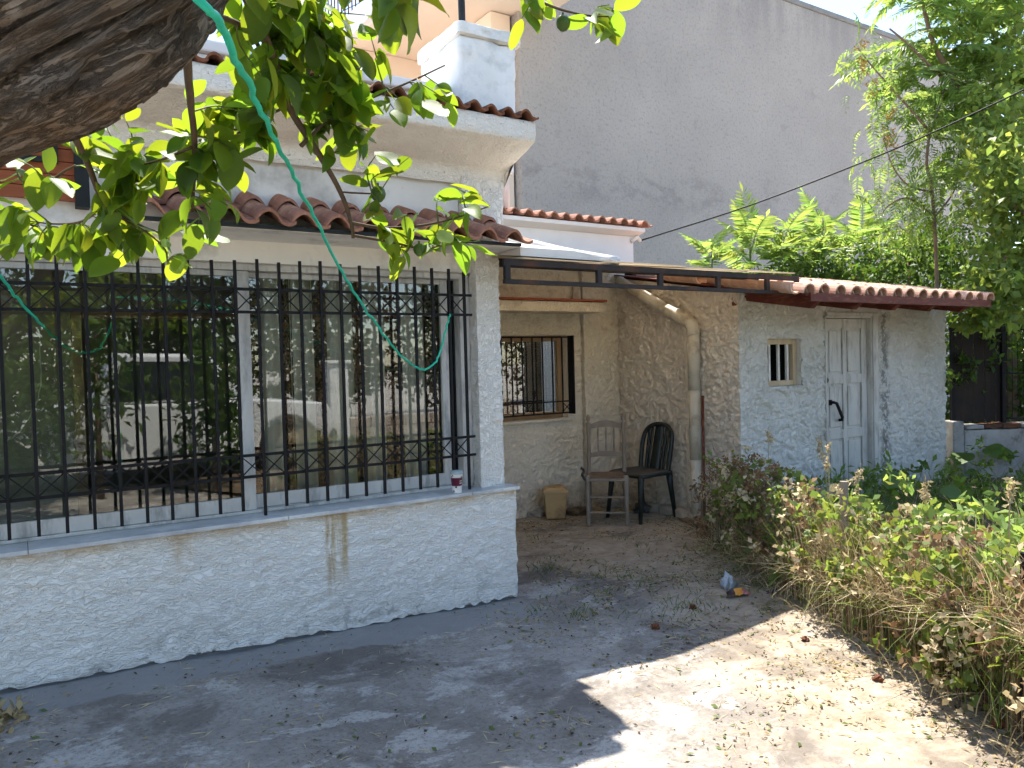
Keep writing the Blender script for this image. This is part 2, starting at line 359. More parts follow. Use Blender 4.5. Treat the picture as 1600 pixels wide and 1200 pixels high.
def _bark():
    t = NT('old_gnarled_bark'); v = t.vec((1,1,1), 'UV')
    g = t.noise(4, 7, .72, .5, t.vec((1.2, 6.0, 1), 'UV')); n2 = t.noise(10, 5, .6)
    c = t.mix(t.ramp(g, (.36, 0), (.62, 1)), (.10,.078,.06), (.35,.285,.23))
    c = t.mix(t.math('MULTIPLY', t.smooth(n2, .46, .66), .7), c, (.20,.125,.07))
    c = t.mix(t.math('MULTIPLY', t.smooth(t.noise(6, 4), .55, .7), .5), c, (.19,.175,.17))
    g2 = t.noise(9, 6, .75, .3, t.vec((1.5, 9.0, 1), 'UV')); cr = t.smooth(t.math('ABSOLUTE', t.math('SUBTRACT', g2, .5)), .0, .07)
    c = t.mix(t.math('MULTIPLY', t.math('SUBTRACT', 1.0, cr), .5), c, (.04,.031,.025))
    b = t.bump(cr, .9, .010, t.bump(g, 1.0, .025, t.bump(t.noise(60, 5, .7), .6, .006)))
    return t.done(t.bsdf(c, .9, b, spec=.12))
MT['bark'] = _bark()
def _curtain(name, a, b, thr=.5):
    t = NT(name)
    m = t.smooth(t.noise(34, 3, .6, 1.8, t.vec((1,.2,.7))), thr-.03, thr+.04)
    c = t.mix(m, a, b)
    return t.done(t.bsdf(c, .9, spec=.1))
MT['curtain'] = _curtain('patterned_curtain', (.26,.14,.08), (.05,.032,.024))
MT['curtain_l'] = _curtain('pale_net_curtain', (.72,.67,.58), (.62,.57,.48), .6)
def _glass(name, k=1.6, ior=1.55, tint=(.9,.92,.9)):
    t = NT(name)
    fr = t.n('ShaderNodeFresnel'); fr.inputs[0].default_value = ior
    tr = t.n('ShaderNodeBsdfTransparent'); tr.inputs[0].default_value = tuple(tint)+(1,)
    gl = t.n('ShaderNodeBsdfGlossy'); gl.inputs['Roughness'].default_value = .01; gl.inputs[0].default_value = (1,1,1,1)
    df = t.n('ShaderNodeBsdfDiffuse'); df.inputs[0].default_value = (.4,.4,.38,1)
    m0 = t.n('ShaderNodeMixShader'); t.set(m0.inputs[0], t.math('MULTIPLY', t.smooth(t.noise(3, 6, .7), .4, .75), .035))
    t.t.links.new(tr.outputs[0], m0.inputs[1]); t.t.links.new(df.outputs[0], m0.inputs[2])
    mx = t.n('ShaderNodeMixShader'); t.set(mx.inputs[0], t.math('MULTIPLY', fr.outputs[0], k, True))
    t.t.links.new(m0.outputs[0], mx.inputs[1]); t.t.links.new(gl.outputs[0], mx.inputs[2])
    return t.done(mx.outputs[0])
MT['glass'] = _glass('window_glass')

def _concrete():
    t = NT('worn_yard_concrete'); x, y, z = t.xyz()[0:3]
    base = t.mix(t.ramp(t.noise(1.1, 7, .66, .4), (.38, 0), (.62, 1)), (.38,.34,.295), (.24,.21,.18))
    pale = t.smooth(t.noise(1.9, 7, .7, .4, t.vec((1,1.5,1), rot=(0,0,.5))), .525, .56)
    c = t.mix(t.math('MULTIPLY', pale, .65), base, (.54,.505,.455))
    scr = t.smooth(t.noise(5, 6, .75, .3, t.vec((1.2,6,1), rot=(0,0,.35))), .57, .66)
    c = t.mix(t.math('MULTIPLY', scr, .45), c, (.48,.46,.43))
    mot = t.smooth(t.noise(8, 7, .8, .3), .42, .62)
    c = t.mix(t.math('MULTIPLY', mot, .3), c, (.15,.13,.11))
    spk = t.smooth(t.noise(26, 6, .8), .58, .7)
    c = t.mix(t.math('MULTIPLY', spk, .45), c, (.6,.56,.5))
    grit = t.smooth(t.noise(48, 5, .75), .5, .62)
    c = t.mix(t.math('MULTIPLY', grit, .5), c, (.14,.12,.10))
    # earth and leaf dust swept towards the fence, the recess and in drifts
    dfence = t.math('ADD', t.math('MULTIPLY', x, .88), t.math('MULTIPLY', y, -.475))      # distance across the fence line
    earth = t.math('ADD', t.smooth(dfence, .35, 2.1), t.math('MULTIPLY', t.smooth(y, 3.6, 5.2), .75))
    wob = t.math('MULTIPLY', t.math('SUBTRACT', t.noise(1.6, 6, .7), .5), 1.6)
    em = t.smooth(t.math('ADD', earth, wob), .38, .8)
    em = t.math('MULTIPLY', em, t.smooth(x, 1.6, 2.6))
    ec = t.mix(t.ramp(t.noise(9, 6, .7), (.36, 0), (.64, 1)), (.46,.385,.295), (.29,.22,.15))
    c = t.mix(t.math('MULTIPLY', em, .82), c, ec)
    wet = t.math('MULTIPLY', t.smooth(t.noise(1.3, 7, .7, .6, t.vec((1,1,1), loc=(4.1,1.3,0))), .5, .6), .6)
    c = t.mix(wet, c, (.12,.10,.085))
    # smooth cement fillet along the foot of the house wall
    strip = t.math('MULTIPLY', t.smooth(t.math('ADD', y, t.math('MULTIPLY', t.math('SUBTRACT', t.noise(2.5, 4), .5), .35)), 3.86, 3.9), t.smooth(x, 2.75, 2.65))
    c = t.mix(t.math('MULTIPLY', strip, .9), c, t.mix(t.noise(4, 3), (.31,.295,.275), (.26,.25,.235)))
    h = t.math('ADD', t.math('MULTIPLY', t.noise(3, 5, .6), .5), t.math('ADD', t.math('MULTIPLY', t.noise(38, 6, .75), .35), t.math('MULTIPLY', pale, .06)))
    return t.done(t.bsdf(c, .92, t.bump(h, .7, .03), spec=.15))
MT['concrete'] = _concrete()
MT['soil'] = plain('brown_garden_soil', (.17,.115,.07), (.1,.07,.045), 5, .95, 30, .8, .03, c3=(.28,.2,.12), s3=3)
MT['earth'] = plain('dusty_street_ground', (.52,.47,.40), (.42,.38,.33), .4, .95, 12, .3, .02)

# ------------------------------------------------------------------ the ground
def grid_sheet(name, mat, fx, us, vs, smooth=True):
    U, V = np.meshgrid(us, vs, indexing='ij'); X, Y, Z = fx(U, V)
    n, m = U.shape; idx = np.arange(n*m).reshape(n, m)
    F = np.stack([idx[:-1,:-1], idx[1:,:-1], idx[1:,1:], idx[:-1,1:]], -1).reshape(-1, 4)
    o = obj(name, raw_mesh(name, np.stack([X, Y, Z], -1).reshape(-1, 3), F, mat, smooth)); return o
def gzv(X): return np.interp(X, _GZX, _GZZ)
def patio_z(X, Y):
    return gzv(X) + (vn(X*2.1, Y*2.1, 0, 3)-.5)*.018 + (vn(X*9, Y*9, 0, 4)-.5)*.007
g = MB(); g.add([(-300,-300,-.14),(300,-300,-.14),(300,300,-.14),(-300,300,-.14)], [(0,1,2,3)])
tag(g.build('ground', MT['earth']), kind='structure')
us = np.concatenate([np.linspace(-9, -.6, 40), np.arange(-.56, 5.6, .04), np.linspace(5.6, 14, 60)])
vs = np.concatenate([np.linspace(-6, .9, 60), np.arange(.93, 6.3, .04)])
tag(grid_sheet('patio', MT['concrete'], lambda U, V: (U, V, patio_z(U, V)), us, vs), kind='structure')
FA, FD, FN = Vector((4.75, 4.45)), Vector((-.443, -.896)), Vector((.896, -.443))     # fence: start, direction, garden side
def fen(s, v): p = FA + FD*s + FN*v; return p.x, p.y
def _gard(U, V):
    X = FA.x+FD.x*U+FN.x*V; Y = FA.y+FD.y*U+FN.y*V
    Z = .005 + .05*np.clip(V/.3, 0, 1) + (vn(X*1.7, Y*1.7, 0, 9)-.5)*.08*np.clip(V/.4, 0, 1) + (vn(X*11, Y*11, 0, 8)-.5)*.03
    return X, Y, np.maximum(Z, gzv(X)+.002)
tag(grid_sheet('garden_soil', MT['soil'], _gard, np.linspace(-2.6, 9, 150), np.linspace(.0, 9, 120)), kind='structure')

# ------------------------------------------------------------------ walls with a rough plaster face
def path_wall(parts, pts, z0, z1, parent, step=.022, amp=.012, freq=18, holes=(), seed=1, closed=False, aniso=1.0, ragged=0, worm=0, wamp=.02):
    """parts: (name, material, u0, u1) along the outline pts; z0/z1 numbers or functions of (x, y); holes in (u0, u1, z0, z1)."""
    P = [Vector(p) for p in pts]
    if closed: P = P + [P[0]]
    L = [0]
    for a, b in zip(P, P[1:]): L.append(L[-1] + (b-a).length)
    out = []
    def at(u):
        u = u % L[-1] if closed else min(max(u, 0), L[-1])
        for i in range(len(P)-1):
            if u <= L[i+1]+1e-9: return P[i] + (P[i+1]-P[i])*((u-L[i])/(L[i+1]-L[i])), i
    def nor(u):
        n = Vector((0, 0))
        for k in (-.02, -.01, 0, .01, .02):
            uu = (u+k) if closed else min(max(u+k, 0), L[-1])
            _, i = at(uu); d = P[i+1]-P[i]; n += Vector((d.y, -d.x)).normalized()
        return n.normalized()
    for name, mat, ua, ub in parts:
        us = set(np.linspace(ua, ub, max(2, int((ub-ua)/step)+1)).round(5)) | {round(l, 5) for l in L if ua < l < ub}
        for h in holes: us |= {round(x, 5) for x in h[:2] if ua < x < ub}
        us = sorted(us); zz = lambda f, p: f(p.x, p.y) if callable(f) else f
        tz = np.linspace(0, 1, max(2, int(((z1(*P[0]) if callable(z1) else z1)-(z0(*P[0]) if callable(z0) else z0))/step)+1))
        pos = [at(u)[0] for u in us]; ns = [nor(u) for u in us]
        px = np.array([p.x for p in pos])[:, None]; py = np.array([p.y for p in pos])[:, None]
        a0 = np.array([zz(z0, p) for p in pos])[:, None]; a1 = np.array([zz(z1, p) for p in pos])[:, None]
        Z = a0 + (a1-a0)*tz[None, :]
        if holes:                                   # snap rows to the hole edges
            for h in [h for h in holes if h[0] < ub and h[1] > ua]:
                for hz in h[2:]:
                    k = int(np.argmin(np.abs(Z[0]-hz))); Z[:, k] = hz
        U = np.array(us)[:, None] + 0*Z
        if ragged: Z[:, 0] += ragged*(vn(U[:, 0]*22, 0*U[:, 0], 0, seed+5)**2)
        d = (vn(U*freq*aniso, Z*freq, 0, seed)-.5)*1.2 + (vn(U*freq*2.3*aniso, Z*freq*2.3, 0, seed+1)-.5)*.7 + (vn(U*3, Z*3, 0, seed+2)-.5)*.6
        d = d*amp
        if worm:
            wx = (vn(U*9, Z*9, 0, seed+7)-.5)*.9; wz = (vn(U*9, Z*9, 0, seed+8)-.5)*.9
            r1 = np.abs(vn(U*worm*aniso+wx*3, Z*worm+wz*3, 0, seed+9)-.5)*2; r2 = np.abs(vn(U*worm*2.1*aniso+wz*4, Z*worm*2.1, 0, seed+10)-.5)*2
            d = d*.45 + wamp*(np.clip(r1*1.7, 0, 1)*.75 + np.clip(r2*1.6, 0, 1)*.4 - .7)
        nx = np.array([n.x for n in ns])[:, None]; ny = np.array([n.y for n in ns])[:, None]
        V = np.stack([px+nx*d, py+ny*d, Z], -1)
        n, m = Z.shape; idx = np.arange(n*m).reshape(n, m)
        F = np.stack([idx[:-1,:-1], idx[1:,:-1], idx[1:,1:], idx[:-1,1:]], -1)
        uc = (U[:-1,:-1]+U[1:,1:])/2; zc = (Z[:-1,:-1]+Z[1:,1:])/2; keep = np.ones(uc.shape, bool)
        for h in holes: keep &= ~((uc > h[0]) & (uc < h[1]) & (zc > h[2]) & (zc < h[3]))
        out.append(obj(name, raw_mesh(name, V.reshape(-1, 3), F[keep], mat, True), parent))
    return out

# tile meshes: an S tile (front at y=0, runs back along +y) and a half-barrel tile
def s_tile(name, mat, wd, ln, hgt, th=.016):
    n = 14; prof = []
    for i in range(n+1):
        t = i/n; x = (t-.5)*wd
        z = hgt*math.sin(math.pi*min(t/.62, 1))**.8 if t < .62 else -hgt*.22*math.sin(math.pi*(t-.62)/.38)
        prof.append((x*1.08, z))
    vs = []; fs = []
    for y, dz in ((0, 0), (ln, -.006)):
        vs += [(x, y, z+dz+th) for x, z in prof] + [(x, y, z+dz) for x, z in prof]
    m = n+1
    for i in range(n):
        fs += [(i, i+1, 2*m+i+1, 2*m+i), (m+i+1, m+i, 3*m+i, 3*m+i+1), (i+1, i, m+i, m+i+1), (2*m+i, 2*m+i+1, 3*m+i+1, 3*m+i)]
    fs += [(0, 2*m, 3*m, m), (n, m+n, 3*m+n, 2*m+n)]
    return MB().add(vs, fs).mesh(name, mat)
def barrel_tile(name, mat, r, ln, th=.014, up=True, taper=.88):
    n = 10; vs = []; fs = []
    for y, k in ((0, 1), (ln, taper)):
        for rr in (r*k+th, r*k):
            for i in range(n+1):
                a = math.pi*i/n; x, z = -rr*math.cos(a), rr*math.sin(a)
                vs.append((x, y, z if up else -z))
    m = n+1
    for i in range(n):
        fs += [(i, i+1, 2*m+i+1, 2*m+i), (m+i+1, m+i, 3*m+i, 3*m+i+1), (i+1, i, m+i, m+i+1), (2*m+i, 2*m+i+1, 3*m+i+1, 3*m+i)]
    fs += [(0, 2*m, 3*m, m), (n, m+n, 3*m+n, 2*m+n)]
    return MB().add(vs, fs).mesh(name, mat)
def lay(name, me, parent, x, y, z, slope=0, jit=.0, yaw=0):
    M0 = Matrix.Translation((x+rng.uniform(-jit, jit), y+rng.uniform(-jit, jit)*1.5, z+rng.uniform(-jit, jit)*.4)) @ \
         Euler((slope+rng.uniform(-jit, jit), rng.uniform(-jit, jit)*2, yaw+rng.uniform(-jit, jit)*2)).to_matrix().to_4x4()
    return obj(name, me, parent, M0)

# ------------------------------------------------------------------ the house
house = thing('house', 'white rough-plastered single-storey house with tiled eaves and a deep corner recess', 'house', (2.6, 4.6, 0))
path_wall([('lower_wall', MT['wall_white'], 0, 7.69+2.0)], [(-5, 4.2), (2.69, 4.2), (2.69, 6.2)], lambda x, y: gz(x)+.006, .672, house, .0125, .012, 24, seed=3, aniso=.6, ragged=.028, worm=19, wamp=.010)
p = MB(); p.box(-5, 2.672, 4.217, 4.45, -.14, .66); p.box(2.63, 2.672, 4.45, 6.19, -.14, .66); p.build('plinth_core', plain('grey_cement_footing', (.2,.2,.2), (.14,.14,.14), 5, .95), house)
xs = [-5, -3.6, -2.4, -1.2, .0, 1.2, 2.35, 2.705]
for a, b in zip(xs, xs[1:]):
    q = MB().box(a+.0012, b-.0012, 4.163, 4.52, .674, .696).build('sill_slab', MT['marble'], house, bevel=.003)
MB().box(2.46, 2.705, 4.522, 6.19, .674, .696).build('sill_slab', MT['marble'], house, bevel=.003)
path_wall([('column', MT['column'], 0, .702)], [(2.477, 4.27), (2.652, 4.27), (2.652, 4.446), (2.477, 4.446)], .694, 2.3, house, .009, .008, 30, seed=8, closed=True, worm=26, wamp=.009)
path_wall([('upper_pillar', MT['column'], 0, 1.1)], [(2.388, 4.265), (2.695, 4.265), (2.695, 4.5), (2.388, 4.5)], 2.2, 2.80, house, .014, .007, 24, seed=12, closed=True)
p = MB(); p.box(-5, 2.387, 4.31, 4.44, 2.082, 2.65); p.box(2.3875, 2.60, 4.33, 4.44, 2.082, 2.22); p.build('lintel_wall', MT['smooth_white'], house)
MB().box(2.58, 2.64, 4.45, 6.195, .697, 2.84).build('side_wall', MT['smooth_white'], house)
# cove and cornice: rough, slightly uneven plaster
def cornice():
    prof = [(4.275, 2.635), (4.268, 2.66), (4.262, 2.72), (4.235, 2.742), (4.10, 2.778), (3.935, 2.836), (3.905, 2.842), (3.898, 2.85), (3.893, 2.90), (3.892, 2.955), (3.90, 2.966), (4.05, 2.968)]
    dens = []
    for a, b in zip(prof, prof[1:]):
        k = max(1, int(math.hypot(a[0]-b[0], a[1]-b[1])/.018)); dens += [(a[0]+(b[0]-a[0])*i/k, a[1]+(b[1]-a[1])*i/k) for i in range(k)]
    dens.append(prof[-1]); dens = np.array(dens)
    X = np.concatenate([np.linspace(-5, -.6, 60), np.arange(-.58, 2.70, .02), [2.7, 2.712]])
    yy = dens[None, :, 0]+0*X[:, None]; zz = dens[None, :, 1]+0*X[:, None]; xx = X[:, None]+0*yy
    nz = (vn(xx*22, yy*22+zz*26, 0, 21)-.5)*.014 + (vn(xx*6, zz*6, 0, 22)-.5)*.012
    yy2 = yy-nz*.8; zz2 = zz-nz*.6
    n, m = xx.shape; idx = np.arange(n*m).reshape(n, m)
    F = np.stack([idx[:-1,:-1], idx[1:,:-1], idx[1:,1:], idx[:-1,1:]], -1).reshape(-1, 4)
    me = raw_mesh('cornice', np.stack([xx, yy2, zz2], -1).reshape(-1, 3), F, MT['cornice'], True)
    bm = bmesh.new(); bm.from_mesh(me); bm.verts.ensure_lookup_table()
    bm.faces.new([bm.verts[int(i)] for i in idx[-1]]); bmesh.ops.recalc_face_normals(bm, faces=bm.faces[:]); bm.to_mesh(me); bm.free()
    return obj('cornice', me, house)
cornice()
MB().box(-5, 2.70, 4.0, 6.19, 2.855, 2.962).build('roof_slab', MT['smooth_white'], house)
MB().box(-5, 2.70, 6.2, 9.6, 2.5, 2.962).build('rear_roof_slab', MT['smooth_white'], house)
p = MB(); p.box(-5, 2.24, 4.12, 4.3, 2.963, 3.10); p.box(-5, 2.235, 4.09, 4.33, 3.1005, 3.165); p.build('parapet', MT['tower'], house, bevel=.012)
# roof-edge tiles and the window canopy
me = s_tile('roof_tile', MT['tile_old'], .123, .26, .034, .014)
for i in range(34):
    if 2.65-i*.119 < -1.4: break
    lay('roof_tile', me, house, 2.65-i*.119, 3.868, 2.968+.004, .10, .006)
me = s_tile('canopy_tile', MT['tile_new'], .187, .46, .056, .017)
canopy = MB().box(.46, 2.60, 3.915, 3.94, 2.204, 2.222).build('canopy_frame', MT['black_wood'], house); MB().box(.46, 2.6, 3.945, 4.31, 2.200, 2.216).build('canopy_soffit', MT['smooth_white'], house)
for i in range(12):
    lay('canopy_tile', me, canopy, 2.56-i*.1815, 3.885, 2.226, .33, .004)
for i in range(12):
    lay('canopy_tile', me, canopy, 2.56-i*.1815, 4.16, 2.345, .33, .003)
# roof turret with its cap and a vent pole
def rough_box(name, mat, parent, x0, x1, y0, y1, z0, z1, amp=.006, step=.025, seed=5):
    bm = bmesh.new(); bmesh.ops.create_cube(bm, size=1)
    n = int(max(x1-x0, y1-y0, z1-z0)/step); bmesh.ops.subdivide_edges(bm, edges=bm.edges[:], cuts=max(2, min(n, 40)), use_grid_fill=True)
    for v in bm.verts:
        c = v.co; q = np.array([c.x, c.y, c.z])
        k = max(abs(c.x), abs(c.y), abs(c.z)); e = sorted([abs(c.x), abs(c.y), abs(c.z)])[1]
        rd = .012*max(0, (e-.47)/.03)
        w0 = Vector((x0+(c.x+.5)*(x1-x0), y0+(c.y+.5)*(y1-y0), z0+(c.z+.5)*(z1-z0)))
        nrm = Vector((c.x if abs(c.x) > .499 else 0, c.y if abs(c.y) > .499 else 0, c.z if abs(c.z) > .499 else 0)).normalized()
        dd = (float(vn(w0.x*14+w0.y*9, w0.z*14-w0.y*5, 0, seed))-.5)*2*amp + (float(vn(w0.x*40+w0.y*31, w0.z*40, 0, seed+1))-.5)*amp
        v.co = w0 + nrm*(dd - rd)
    me = bpy.data.meshes.new(name); bm.to_mesh(me); bm.free(); me.materials.append(mat)
    me.polygons.foreach_set('use_smooth', [True]*len(me.polygons))
    return obj(name, me, parent)
rough_box('turret', MT['tower'], house, 2.262, 2.662, 4.015, 4.55, 2.94, 3.452, .008, seed=31)
rough_box('turret_cap', MT['tower'], house, 2.245, 2.685, 3.99, 4.57, 3.452, 3.522, .010, seed=33)
MB().tube([(2.40, 4.22, 3.5), (2.40, 4.22, 4.6)], .022, 10).build('vent_pole', MT['black_wood'], house)
# wooden boarding with black framing at the far end of the front
for k in range(9):
    MB().box(-1.6, .30, 4.262, 4.286, 2.33+k*.062, 2.33+k*.062+.0585).build('plank', MT['orange_wood'], house, bevel=.002)
p = MB(); p.box(-1.6, .19, 4.235, 4.26, 2.50, 2.525); p.box(.165, .19, 4.234, 4.259, 2.5255, 2.90); p.box(.255, .315, 4.225, 4.30, 2.30, 2.92); p.build('boarding_frame', MT['black_wood'], house)
# ---- the big sliding window
def frame4(name, mat, parent, x0, x1, y0, y1, z0, z1, w, wb=None, wt=None):
    wb = wb or w; wt = wt or w; p = MB()
    p.box(x0, x0+w, y0, y1, z0, z1); p.box(x1-w, x1, y0, y1, z0, z1)
    p.box(x0+w, x1-w, y0+.002, y1-.002, z0, z0+wb); p.box(x0+w, x1-w, y0+.002, y1-.002, z1-wt, z1)
    return p.build(name, mat, parent, bevel=.0025)
p = MB(); p.box(-1.5, 2.47, 4.36, 4.5, 2.045, 2.081); p.box(-1.5, 2.47, 4.37, 4.5, .697, .715); p.box(2.405, 2.476, 4.365, 4.5, .7155, 2.0445)
p.build('window_frame', MT['alu'], house, bevel=.003)
s1 = frame4('window_sash', MT['alu'], house, -1.4, 1.085, 4.375, 4.405, .717, 2.043, .062, .075, .03)
MB().box(-1.335, 1.02, 4.388, 4.392, .795, 2.01).build('window_pane', MT['glass'], s1)
s2 = frame4('window_sash', MT['alu'], house, 1.04, 2.345, 4.420, 4.45, .717, 2.043, .05, .075, .03)
MB().box(1.093, 2.293, 4.433, 4.437, .795, 2.01).build('window_pane', MT['glass'], s2)
s3 = frame4('window_sash', MT['black_wood'], house, 2.35, 2.404, 4.44, 4.47, .717, 2.043, .01)
# the dim room behind it
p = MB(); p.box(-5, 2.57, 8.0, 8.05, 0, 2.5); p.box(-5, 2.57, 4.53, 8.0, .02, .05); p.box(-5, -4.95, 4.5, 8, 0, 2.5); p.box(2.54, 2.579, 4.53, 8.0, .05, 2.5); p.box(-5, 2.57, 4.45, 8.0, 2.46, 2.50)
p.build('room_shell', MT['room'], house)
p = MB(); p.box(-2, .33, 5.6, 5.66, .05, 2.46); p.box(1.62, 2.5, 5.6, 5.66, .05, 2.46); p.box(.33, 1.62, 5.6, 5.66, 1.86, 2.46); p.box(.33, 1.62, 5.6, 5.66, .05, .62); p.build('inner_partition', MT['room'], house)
frame4('inner_frame', MT['bare_wood'], house, .28, 1.67, 5.56, 5.598, .57, 1.91, .06)
def curtain(name, mat, x0, x1, y, z0, z1, parent, seed, amp=.03, folds=2.2):
    us = np.linspace(0, 1, max(8, int((x1-x0)/.008))); X = x0+(x1-x0)*us
    V = []; nz = 14
    for z in np.linspace(z0, z1, nz):
        k = .6+.4*(z1-z)/(z1-z0)
        V.append(np.stack([X, y + amp*k*np.sin(us*folds*2*np.pi+seed+.3*np.sin(z*2)), 0*X+z], -1))
    V = np.array(V); idx = np.arange(V.shape[0]*V.shape[1]).reshape(V.shape[:2])
    F = np.stack([idx[:-1,:-1], idx[:-1,1:], idx[1:,1:], idx[1:,:-1]], -1).reshape(-1, 4)
    return obj(name, raw_mesh(name, V.reshape(-1, 3), F, mat, True), parent)
cx = 1.12; k = 0
for wd, m in ((.07,'curtain'),(.12,'curtain_l'),(.06,'curtain'),(.13,'curtain_l'),(.09,'curtain'),(.17,'curtain_l'),(.06,'curtain'),(.16,'curtain_l'),(.1,'curtain'),(.17,'curtain_l'),(.1,'curtain')):
    curtain('curtain', MT[m], cx, cx+wd+.012, 4.60+.012*(k % 2), .74, 2.2, house, k*1.7, .022, max(1, wd/.07)); cx += wd; k += 1
# ---- the recess: back wall, pilaster, window, little slab canopy
ub = lambda x: x-2.62
path_wall([('back_wall', MT['back'], 0, 2.86)], [(2.62, 6.2), (4.80, 6.2), (4.80, 6.235), (4.832, 6.235), (4.832, 6.178), (5.40, 6.178)], -.03, 2.46, house, .0125, .008, 20, holes=[(ub(3.0), ub(4.63), .93, 1.755)], seed=41, worm=20, wamp=.019)
p = MB(); p.box(3.0, 4.63, 6.21, 6.36, 1.756, 1.80); p.box(4.631, 4.68, 6.21, 6.36, .92, 1.80); p.box(2.95, 4.63, 6.215, 6.36, .88, .9295); p.build('window_reveal', MT['back'], house)
MB().box(2.9, 4.66, 6.165, 6.25, .905, .931).build('window_sill', MT['back'], house, bevel=.004)
w2 = frame4('rear_window_frame', MT['bare_wood'], house, 3.05, 4.60, 6.25, 6.30, .932, 1.753, .055, .065)
MB().box(3.1, 4.55, 6.272, 6.275, .99, 1.70).build('window_pane', MT['glass'], w2)
MB().box(4.72, 5.7, 6.27, 6.4, -.1, 2.45).build('wall_leak_block', MT['dark'], house)  # unseen box added to stop sunlight leaking through the wall joint
MB().box(5.42, 5.48, 4.75, 6.268, -.1, 2.0).build('corner_leak_block', MT['dark'], house)  # added likewise, blocks light behind the meeting walls
MB().box(2.8, 4.8, 6.9, 6.95, .5, 2.2).build('dark_room_backing', MT['dark'], house)  # near-black sheet, the room's darkness put into its colour
for k, (a, b) in enumerate(((3.1, 3.5), (3.5, 3.85), (3.85, 4.2))): curtain('curtain', MT['curtain'], a, b, 6.42, .94, 1.74, house, k*2.1, .035, 3)
rough_box('canopy_slab', MT['back'], house, 2.66, 4.875, 5.90, 6.19, 1.968, 2.068, .004, .06, 44)
MB().box(2.66, 4.90, 5.875, 6.19, 2.0695, 2.090).build('canopy_slab_cap', plain('brick_red_cap', (.3,.075,.04), (.22,.06,.035), 8, .9), house, bevel=.004)
MB().box(4.70, 4.80, 6.165, 6.19, 2.10, 2.24).build('vent_plate', MT['pvc'], house, bevel=.006)
# white upper rear wall with its tile coping, seen above the awning
p = MB(); p.box(2.66, 5.545, 6.2, 6.5, 2.461, 2.80); p.prism([(6.2, 2.80), (6.07, 2.835), (6.07, 2.875), (6.5, 2.90), (6.5, 2.80)], 2.66, 5.60, 'X'); p.build('upper_rear_wall', plain('bright_white_render', (.82,.80,.77), (.76,.73,.70), 2, .85, 60, .2, .003), house, bevel=.006)
me = s_tile('coping_tile', MT['tile_new'], .150, .34, .042, .016)
for i in range(20): lay('coping_tile', me, house, 5.60-i*.147, 6.03, 2.888, .12, .006)
for x in (4.0, 4.095):
    MB().tube([(x, 6.45, 2.9), (x, 6.45, 3.30), (x, 6.47, 3.36)], [.05, .05, .03], 12).build('clay_pipe', plain('pinkish_pipe', (.76,.60,.50), (.70,.54,.44), 4, .8), house, True)
MB().box(3.9, 4.2, 6.42, 6.6, 3.36, 3.56).build('pipe_hood', MT['smooth_white'], house, bevel=.01)

# ------------------------------------------------------------------ iron grille before the window
grille = thing('window_grille', 'black iron bar grille with crossed bands in front of the large front window', 'window grille', (1.2, 4.25, .7))
bxs = [0.047+.117*i for i in range(-9, 21)]
for i, x in enumerate(bxs):
    lo = .700 if i in (18, 29) else .737
    if i == 29: x = 2.377
    MB().box(x-.0075, x+.0075, 4.2425, 4.2575, lo, 2.088+rng.uniform(-.012, .012)).build('bar', MT['iron'], grille)
for z in (1.931, 1.808, 1.033, .917): MB().box(-1.05, 2.437, 4.2585, 4.2675, z-.008, z+.008).build('rail', MT['iron'], grille)
for z0, z1 in ((1.816, 1.923), (.925, 1.025)):
    for a, b in zip(bxs, bxs[1:]):
        a += .006; b -= .006
        p = MB(); p.bar((a, 4.262, z0), (b, 4.262, z1), .006, .006, (0,1,0)); p.bar((a, 4.2625, z1), (b, 4.2625, z0), .0055, .0055, (0,1,0)); p.build('cross', MT['iron'], grille)
rg = thing('rear_window_grille', 'small dark iron grille over the curtained window in the recess', 'window grille', (4, 6.13, .95))
for x in [3.1+.118*i for i in range(14)]: MB().box(x-.006, x+.006, 6.125, 6.137, .985, 1.74).build('bar', MT['iron'], rg)
for z in (1.735, 1.10, .985): MB().box(3.0, 4.64, 6.1375, 6.1455, z-.007, z+.007).build('rail', MT['iron'], rg)
MB().box(4.63, 4.645, 6.10, 6.19, .97, 1.75).build('end_bar', MT['iron'], rg)
for x in (3.1, 3.572, 4.044, 4.516): 
    p = MB(); p.bar((x, 6.142, .99), (x+.11, 6.142, 1.095), .006, .006, (0,1,0)); p.bar((x, 6.1425, 1.095), (x+.11, 6.1425, .99), .0055, .0055, (0,1,0)); p.build('cross', MT['iron'], rg)

# ------------------------------------------------------------------ metal awning over the recess
def _sheet():
    t = NT('dusty_translucent_sheet')  # translucency added to throw warm fill light into the recess
    c = t.mix(t.ramp(t.noise(9, 6, .7), (.35, 0), (.65, 1)), (.52,.45,.36), (.34,.27,.2))
    tr = t.n('ShaderNodeBsdfTranslucent'); t.set(tr.inputs[0], t.mix(t.noise(5, 5, .7), (.92,.82,.66), (.74,.64,.49)))
    mx = t.n('ShaderNodeMixShader'); mx.inputs[0].default_value = .55
    t.t.links.new(t.bsdf(c, .95, t.bump(t.noise(40, 5, .7), .4, .004), spec=.1), mx.inputs[1]); t.t.links.new(tr.outputs[0], mx.inputs[2])
    return t.done(mx.outputs[0])
MT['sheet'] = _sheet()
aw = thing('metal_awning', 'rusty brown metal awning frame with a dusty sheet roof over the recess', 'awning', (4, 4, 2.0))
for z, h in ((2.112, .04), (1.995, .028)): MB().box(2.505, 5.31, 3.968, 3.992, z-h/2, z+h/2).build('rail', MT['rust_iron'], aw, bevel=.002)
for x in (2.53, 3.25, 3.80, 4.38, 4.93, 5.29): MB().box(x-.019, x+.019, 3.966, 3.995, 2.0092, 2.0918).build('upright', MT['rust_iron'], aw, bevel=.002)
